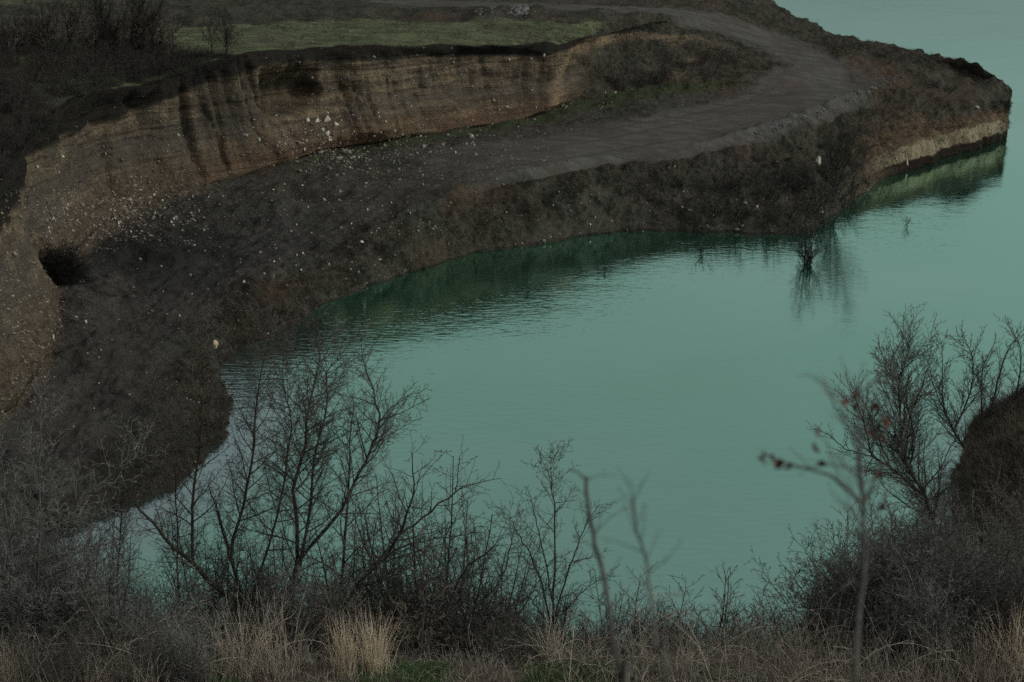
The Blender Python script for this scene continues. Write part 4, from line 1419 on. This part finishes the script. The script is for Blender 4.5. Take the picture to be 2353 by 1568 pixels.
# drowned shrubs in the lake
def drowned(px, py, tops, label, seed, r=0.03, cfg=None):
    h = PZ(px, py, 0)
    rng = random.Random(seed)
    TT = [Tubes(), Tubes()]
    for (tx, ty) in tops:
        P = dense_poly([h - UP * 1.0 + np.array([rng.gauss(0, .1), rng.gauss(0, .1), 0]), h + np.array([rng.gauss(0, .12), rng.gauss(0, .12), 0]),
                        PY((px + tx) / 2, (py + ty) / 2, h[1]), PY(tx, ty, h[1])], 12, rng, 0.02)
        rad = np.linspace(r, 0.008, len(P))
        TT[0].add(list(P), list(rad), 5)
        spawn(TT, P, rad, float(np.linalg.norm(P[-1] - P[0])), 0, cfg or dict(CFG_FAR, gap=[.20, .17, .15], cap=[1.3, .7, .35], rat=[.45, .45, .4]), rng)
    finish(TT, 'drowned_shrub', label, 'shrub', h, None, TWIG_K, TWIG_K, 'stems', 'twigs')


drowned(1858, 606, [(1848, 485), (1878, 500), (1900, 530), (1825, 530), (1862, 500), (1838, 505), (1890, 560), (1822, 565)], 'bare shrub standing in the water off the bank with its stems spread', 82, 0.045)
drowned(2083, 522, [(2080, 500), (2090, 504)], 'tiny twigs poking out of the open water right of the standing shrub', 83, 0.012, dict(CFG_FAR, max=2, gap=[.2, .2]))
drowned(1388, 628, [(1375, 615), (1400, 612), (1390, 618)], 'few brown twigs just breaking the surface below the bank', 84, 0.012, dict(CFG_FAR, max=2, gap=[.2, .2]))
drowned(1612, 585, [(1590, 545), (1620, 550), (1640, 548), (1600, 560)], 'low twiggy shrub at the waterline left of the dark bank bushes', 85, 0.02, dict(CFG_FAR, max=2, gap=[.25, .2]))

# dead turf and scrub on the promontory: one tangle
T = Tubes()
rr = random.Random(21)
cnt = 0
i_all = np.arange(NC); j_all = np.arange(NRW)
while cnt < 15000:
    u = rr.random()
    if u < 0.62:
        j = rr.randrange(6, 6 + 95 + 6); i = rr.randrange(0, NC)
    elif u < 0.80:
        j = rr.randrange(6 + 95 + 120, 6 + 95 + 120 + 150); i = int(rr.uniform(np.searchsorted(S, 16.2), np.searchsorted(S, 20)))
    else:
        j = rr.randrange(6 + 95 + 120 + 150, 6 + 95 + 120 + 150 + 115); i = int(rr.uniform(np.searchsorted(S, 9), NC - 1))
    if road[j, i] > 0.25:
        continue
    p = pos[j, i]
    if p[2] < 0.05:
        continue
    cl_ = vnoise(np.array([p * 0.45]), 91)[0]
    if rr.random() > 0.45 + cl_ * 1.1:
        continue
    hh = rr.uniform(0.15, 0.5)
    for k in range(3):
        d = unit(np.array([rr.gauss(0, .7), rr.gauss(0, .7), 1.0]))
        m = p + d * hh * 0.5
        e = m + unit(d + np.array([rr.gauss(0, .5), rr.gauss(0, .5), -0.3])) * hh * 0.5
        q = p + np.array([rr.gauss(0, .12), rr.gauss(0, .12), -0.05])
        T.add([q, m, e], [0.013, 0.010, 0.006], 3)
    cnt += 1
SCRUB = simple_mat('dead_scrub', (0.045, 0.038, 0.030), (0.125, 0.105, 0.082), 0.8, 0.95)
tag(link('dead_scrub', T.build('dead_scrub', SCRUB)), 'dead grass and scrub growing over the promontory banks', 'scrub', kind='stuff')

T = Tubes()
rr = random.Random(22)
n_ = 0
while n_ < 7000:
    X = rr.uniform(19, 37); Y = rr.uniform(36, 76)
    if X / Y > 0.42:
        continue
    z = nzi(X, Y)
    if z < 0.3:
        continue
    n_ += 1
    p = np.array([X, Y, z - 0.03]); hh = rr.uniform(0.25, 0.8)
    for k in range(3):
        d = unit(np.array([rr.gauss(0, .6), rr.gauss(0, .6), 1.0]))
        m = p + d * hh * 0.5
        e = m + unit(d + np.array([rr.gauss(0, .5), rr.gauss(0, .5), -0.1])) * hh * 0.5
        T.add([p, m, e], [0.009, 0.007, 0.004], 3)
tag(link('spur_scrub', T.build('spur_scrub', TWIG_B)), 'brown scrub growing over the rounded spur at the right', 'scrub', kind='stuff')

# ------------------------------------------------------------------ stones
STONE = [simple_mat('pale_stone', (0.50, 0.44, 0.36), (0.74, 0.67, 0.56), 5, 0.85, 0.3),
         simple_mat('grey_stone', (0.34, 0.32, 0.29), (0.52, 0.49, 0.44), 5, 0.85, 0.3),
         simple_mat('tan_stone', (0.42, 0.32, 0.22), (0.62, 0.49, 0.35), 5, 0.85, 0.3)]


def ico(sub):
    import bmesh
    bm = bmesh.new()
    bmesh.ops.create_icosphere(bm, subdivisions=sub, radius=1)
    v = np.array([a.co[:] for a in bm.verts]); f = np.array([[q.index for q in p.verts] for p in bm.faces])
    bm.free()
    return v, f


IV, IF = ico(3)
JV, JF = ico(1)


def stone_mesh(seed, mat, sharp=0.35):
    v = IV * (1 + 0.30 * fbm(IV * 0.9 + seed * 7.1, 2, seed)[:, None] + 0.06 * fbm(IV * 3 + seed, 2, seed + 5)[:, None])
    r_ = random.Random(seed)
    for _ in range(7):            # broken facets
        n = unit(np.array([r_.gauss(0, 1), r_.gauss(0, 1), r_.gauss(0, 1)]))
        c = r_.uniform(0.55, 0.85)
        d = v @ n - c
        v = v - np.clip(d, 0, None)[:, None] * n * 0.9
    v = v * np.array([1, r_.uniform(.6, .9), r_.uniform(.5, .8)])
    return mesh_from('stone', v, IF, True, mat)


SM = [stone_mesh(s, STONE[s % 3 if s % 3 else 0]) for s in range(9)]
DP = FPX


def rock_mesh(seed):
    import bmesh
    g = random.Random(seed)
    bm = bmesh.new()
    for k in range(16):
        h_ = g.uniform(-1, 1); w_ = 0.75 * (1 - 0.5 * (h_ + 1) / 2 * 1.5) + 0.1; a_ = g.uniform(0, 6.28)
        bm.verts.new((w_ * math.cos(a_), 0.8 * w_ * math.sin(a_), h_))
    bmesh.ops.convex_hull(bm, input=bm.verts)
    bmesh.ops.delete(bm, geom=[q for q in bm.verts if not q.link_faces], context='VERTS')
    bmesh.ops.bevel(bm, geom=bm.edges[:], offset=0.05, segments=1, affect='EDGES')
    me = bpy.data.meshes.new('rock'); bm.to_mesh(me); bm.free()
    me.materials.append(STONE[0])
    return me


RM = [rock_mesh(s) for s in (1, 4, 7)]


def put_stone(x, y, size_px, label, k=None, group=None, name='stone', stretch=None, cat='stone'):
    h = far_put(x, y)
    if h is None:
        return
    dist = np.linalg.norm(h - CAMP)
    r_ = size_px / DP * dist / 2 * 1.15
    o = link(name, RM[k - 100] if k is not None and k >= 100 else SM[k if k is not None else rs.randrange(9)], None, h + UP * r_ * 0.25)
    o.rotation_euler = (rs.uniform(0, 6), rs.uniform(0, 6), rs.uniform(0, 6))
    o.scale = (r_,) * 3 if not stretch else tuple(r_ * s for s in stretch)
    if stretch: o.rotation_euler = (rs.uniform(-.2, .2), rs.uniform(-.2, .2), rs.uniform(-.3, .3))
    tag(o, label, cat, group)
    return o


rs = random.Random(77)
put_stone(495, 797, 24, 'largest rounded pale boulder, at the inner corner of the shore', 2, name='boulder', cat='boulder')
put_stone(560, 650, 9, 'round cream stone alone on the slope above the shore corner', 0)
put_stone(830, 558, 11, 'white stone low on the bank left of centre above the dark water', 0)
put_stone(1880, 373, 19, 'upper pale angular rock on the bank beside the bare tree', 100, name='rock', stretch=(.9, .6, 1.2), cat='rock')
put_stone(1886, 488, 19, 'lower pale angular rock near the standing shrub', 101, name='rock', stretch=(.9, .6, 1.2), cat='rock')
put_stone(2083, 372, 14, 'pale upright rock at the waterline below the sandy headland', 102, name='rock', stretch=(.6, .5, 1.6), cat='rock')
put_stone(2246, 249, 10, 'white stone high on the headland slope near the tip', 0)
put_stone(1739, 477, 9, 'white stone on the bank between dark bushes', 0)
put_stone(700, 345, 8, 'pale stone at the left end of the rubble at the cliff foot', 0)
for (x, y, s, l) in [(708, 279, 11, 'leftmost pale boulder on the ledge of the cliff hollow'), (727, 280, 11, 'second boulder from the left on the cliff ledge'),
                     (750, 278, 15, 'broad flat pale boulder in the middle of the cliff ledge'), (773, 290, 16, 'big rounded boulder at the right end of the cliff ledge'),
                     (752, 309, 11, 'pale boulder slipping below the cliff ledge'), (757, 322, 12, 'lowest pale boulder under the cliff ledge'),
                     (742, 300, 8, 'small pale stone in the middle of the spill below the cliff ledge')]:
    put_stone(x, y, s * 1.1, l, rs.choice([0, 3, 100, 101, 102]), name='boulder', cat='boulder')
for (x, y, s, l) in [(410, 313, 9, 'lone pale stone stuck high in the left cliff face'), (143, 361, 9, 'pale stone stuck in the far left cliff face'),
                     (136, 398, 8, 'small stone just below the pale one in the far left cliff face'), (86, 385, 8, 'pale stone near the left end of the cliff face'),
                     (243, 354, 6, 'tiny stone in the middle of the left cliff face'), (1382, 317, 10, 'pale stone on the verge beside the lower road'),
                     (1084, 317, 6, 'pale pebble on the verge left of the roadside stone'), (745, 461, 9, 'white stone on the dark gravel left of the lower road'),
                     (413, 727, 7, 'small pale stone on the dark pit floor'), (175, 730, 9, 'pale stone near the left wall foot'),
                     (197, 741, 8, 'grey stone beside the pale one near the left wall foot'), (122, 777, 10, 'tan stone at the foot of the left wall'),
                     (323, 597, 7, 'tan stone on the pit floor right of the round bush'), (1550, 384, 6, 'pale stone on the bank rim'),
                     (1170, 138, 8, 'pale stone under the dark turf in the upper cliff'), (1250, 128, 9, 'pale stone pair member beneath the turf edge'),
                     (1220, 137, 9, 'yellowish stone beneath the turf edge near the tan wall'), (1265, 545, 5, 'small stone low on the bank')]:
    if (x, y) == (1382, 317): continue
    put_stone(x, y, s, l)
put_stone(1083, 316, 11, 'white stone on the verge left of the lower road, largest of the verge stones', 0)
GS = 'small pale stones strewn over the quarry'
areas = [((100, 440, 480, 560), 55, 5), ((620, 300, 1100, 400), 45, 5), ((150, 560, 700, 1000), 38, 4.0), ((600, 420, 1100, 560), 30, 4),
         ((1200, 440, 1900, 540), 22, 4), ((740, 240, 1250, 290), 14, 4.5), ((590, 580, 860, 640), 16, 5), ((1350, 200, 1500, 240), 5, 4)]
for (x0, y0, x1, y1), n, s in areas:
    for _ in range(n):
        put_stone(rs.uniform(x0, x1), rs.uniform(y0, y1), s * rs.uniform(0.7, 1.4), 'small pale stone among many lying on the quarry ground', None, GS)


def pebbles(name, areas, seed, label, mats, mats_line=()):
    rp = random.Random(seed)
    VV, FF, off = [], [], 0
    for (x0, y0, x1, y1), n, s in areas:
        for _ in range(n):
            if len(mats_line) > 1:
                k_ = rp.uniform(0, len(mats_line) - 1.001); i_ = int(k_); u_ = k_ - i_
                x = mats_line[i_][0] * (1 - u_) + mats_line[i_ + 1][0] * u_ + rp.gauss(0, 10)
                y = mats_line[i_][1] * (1 - u_) + mats_line[i_ + 1][1] * u_ - abs(rp.gauss(0, 4.5))
            else:
                x = rp.triangular(x0 - 0.15 * (x1 - x0), x1 + 0.15 * (x1 - x0)); y = rp.triangular(y0 - 0.2 * (y1 - y0), y1 + 0.2 * (y1 - y0))
            h = far_put(x, y)
            if h is None or h[2] < 0.1:
                continue
            if vnoise(np.array([h * 0.35]), 97)[0] < rp.uniform(-0.9, 0.4):
                continue
            rad = 1.25 * s / DP * np.linalg.norm(h - CAMP) / 2 * rp.lognormvariate(-0.12, 0.5)
            q = JV * rad * np.array([1, rp.uniform(.6, 1), rp.uniform(.5, .9)]) * (1 + 0.25 * np.array([rp.uniform(-1, 1) for _ in range(len(JV))]))[:, None]
            c, s_ = math.cos(rp.uniform(0, 6)), math.sin(rp.uniform(0, 6))
            VV.append(q + h + UP * rad * 0.2); FF.append(JF + off); off += len(JV)
    me = mesh_from(name, np.concatenate(VV), np.concatenate(FF), False, mats)
    tag(link(name, me), label, 'gravel', kind='stuff')


pebbles('gravel', [((0, 430, 480, 560), 2600, 2.6), ((0, 560, 140, 900), 900, 2.8), ((600, 300, 1250, 410), 1500, 2.4), ((150, 560, 900, 1000), 900, 2.0),
                   ((560, 400, 1150, 640), 1300, 2.0), ((1100, 380, 2300, 560), 700, 2.0), ((600, 130, 1300, 330), 900, 2.6), ((600, 260, 760, 330), 350, 3.2), ((690, 345, 900, 385), 300, 3.2), ((1240, 235, 1340, 265), 60, 3), ((100, 250, 600, 420), 500, 2.2)],
        5, 'pale pebbles scattered in drifts over the quarry floor', simple_mat('pebble', (0.07, 0.062, 0.054), (0.40, 0.35, 0.28), 2.5, 0.9))
pebbles('shore_stones', [((0, 0, 1, 1), 1500, 2.2)], 11, 'small stones and clods along the waterline of the promontory',
        simple_mat('shore_stone', (0.07, 0.06, 0.05), (0.28, 0.24, 0.19), 2.0, 0.9),
        [(190, 1208), (430, 1078), (518, 955), (488, 846), (730, 701), (960, 615), (1300, 543), (1600, 524), (1760, 540), (1880, 514), (2060, 396)])
pebbles('rubble', [((0, 0, 1, 1), 600, 3.0)],
        6, 'dark broken rubble along the outer edge of the track', simple_mat('dark_rubble', (0.06, 0.06, 0.06), (0.20, 0.195, 0.19), 1.2, 0.9),
        [(1700, 322), (1790, 296), (1860, 270), (1930, 240), (1990, 215), (2035, 198), (2060, 180)])
pebbles('spoil_heap', [((1175, 12, 1215, 36), 150, 4), ((1000, 20, 1300, 44), 120, 2.5)],
        7, 'grey spoil heap of broken stone beside the upper road', simple_mat('spoil_stone', (0.10, 0.10, 0.10), (0.30, 0.29, 0.28), 1.2, 0.9))
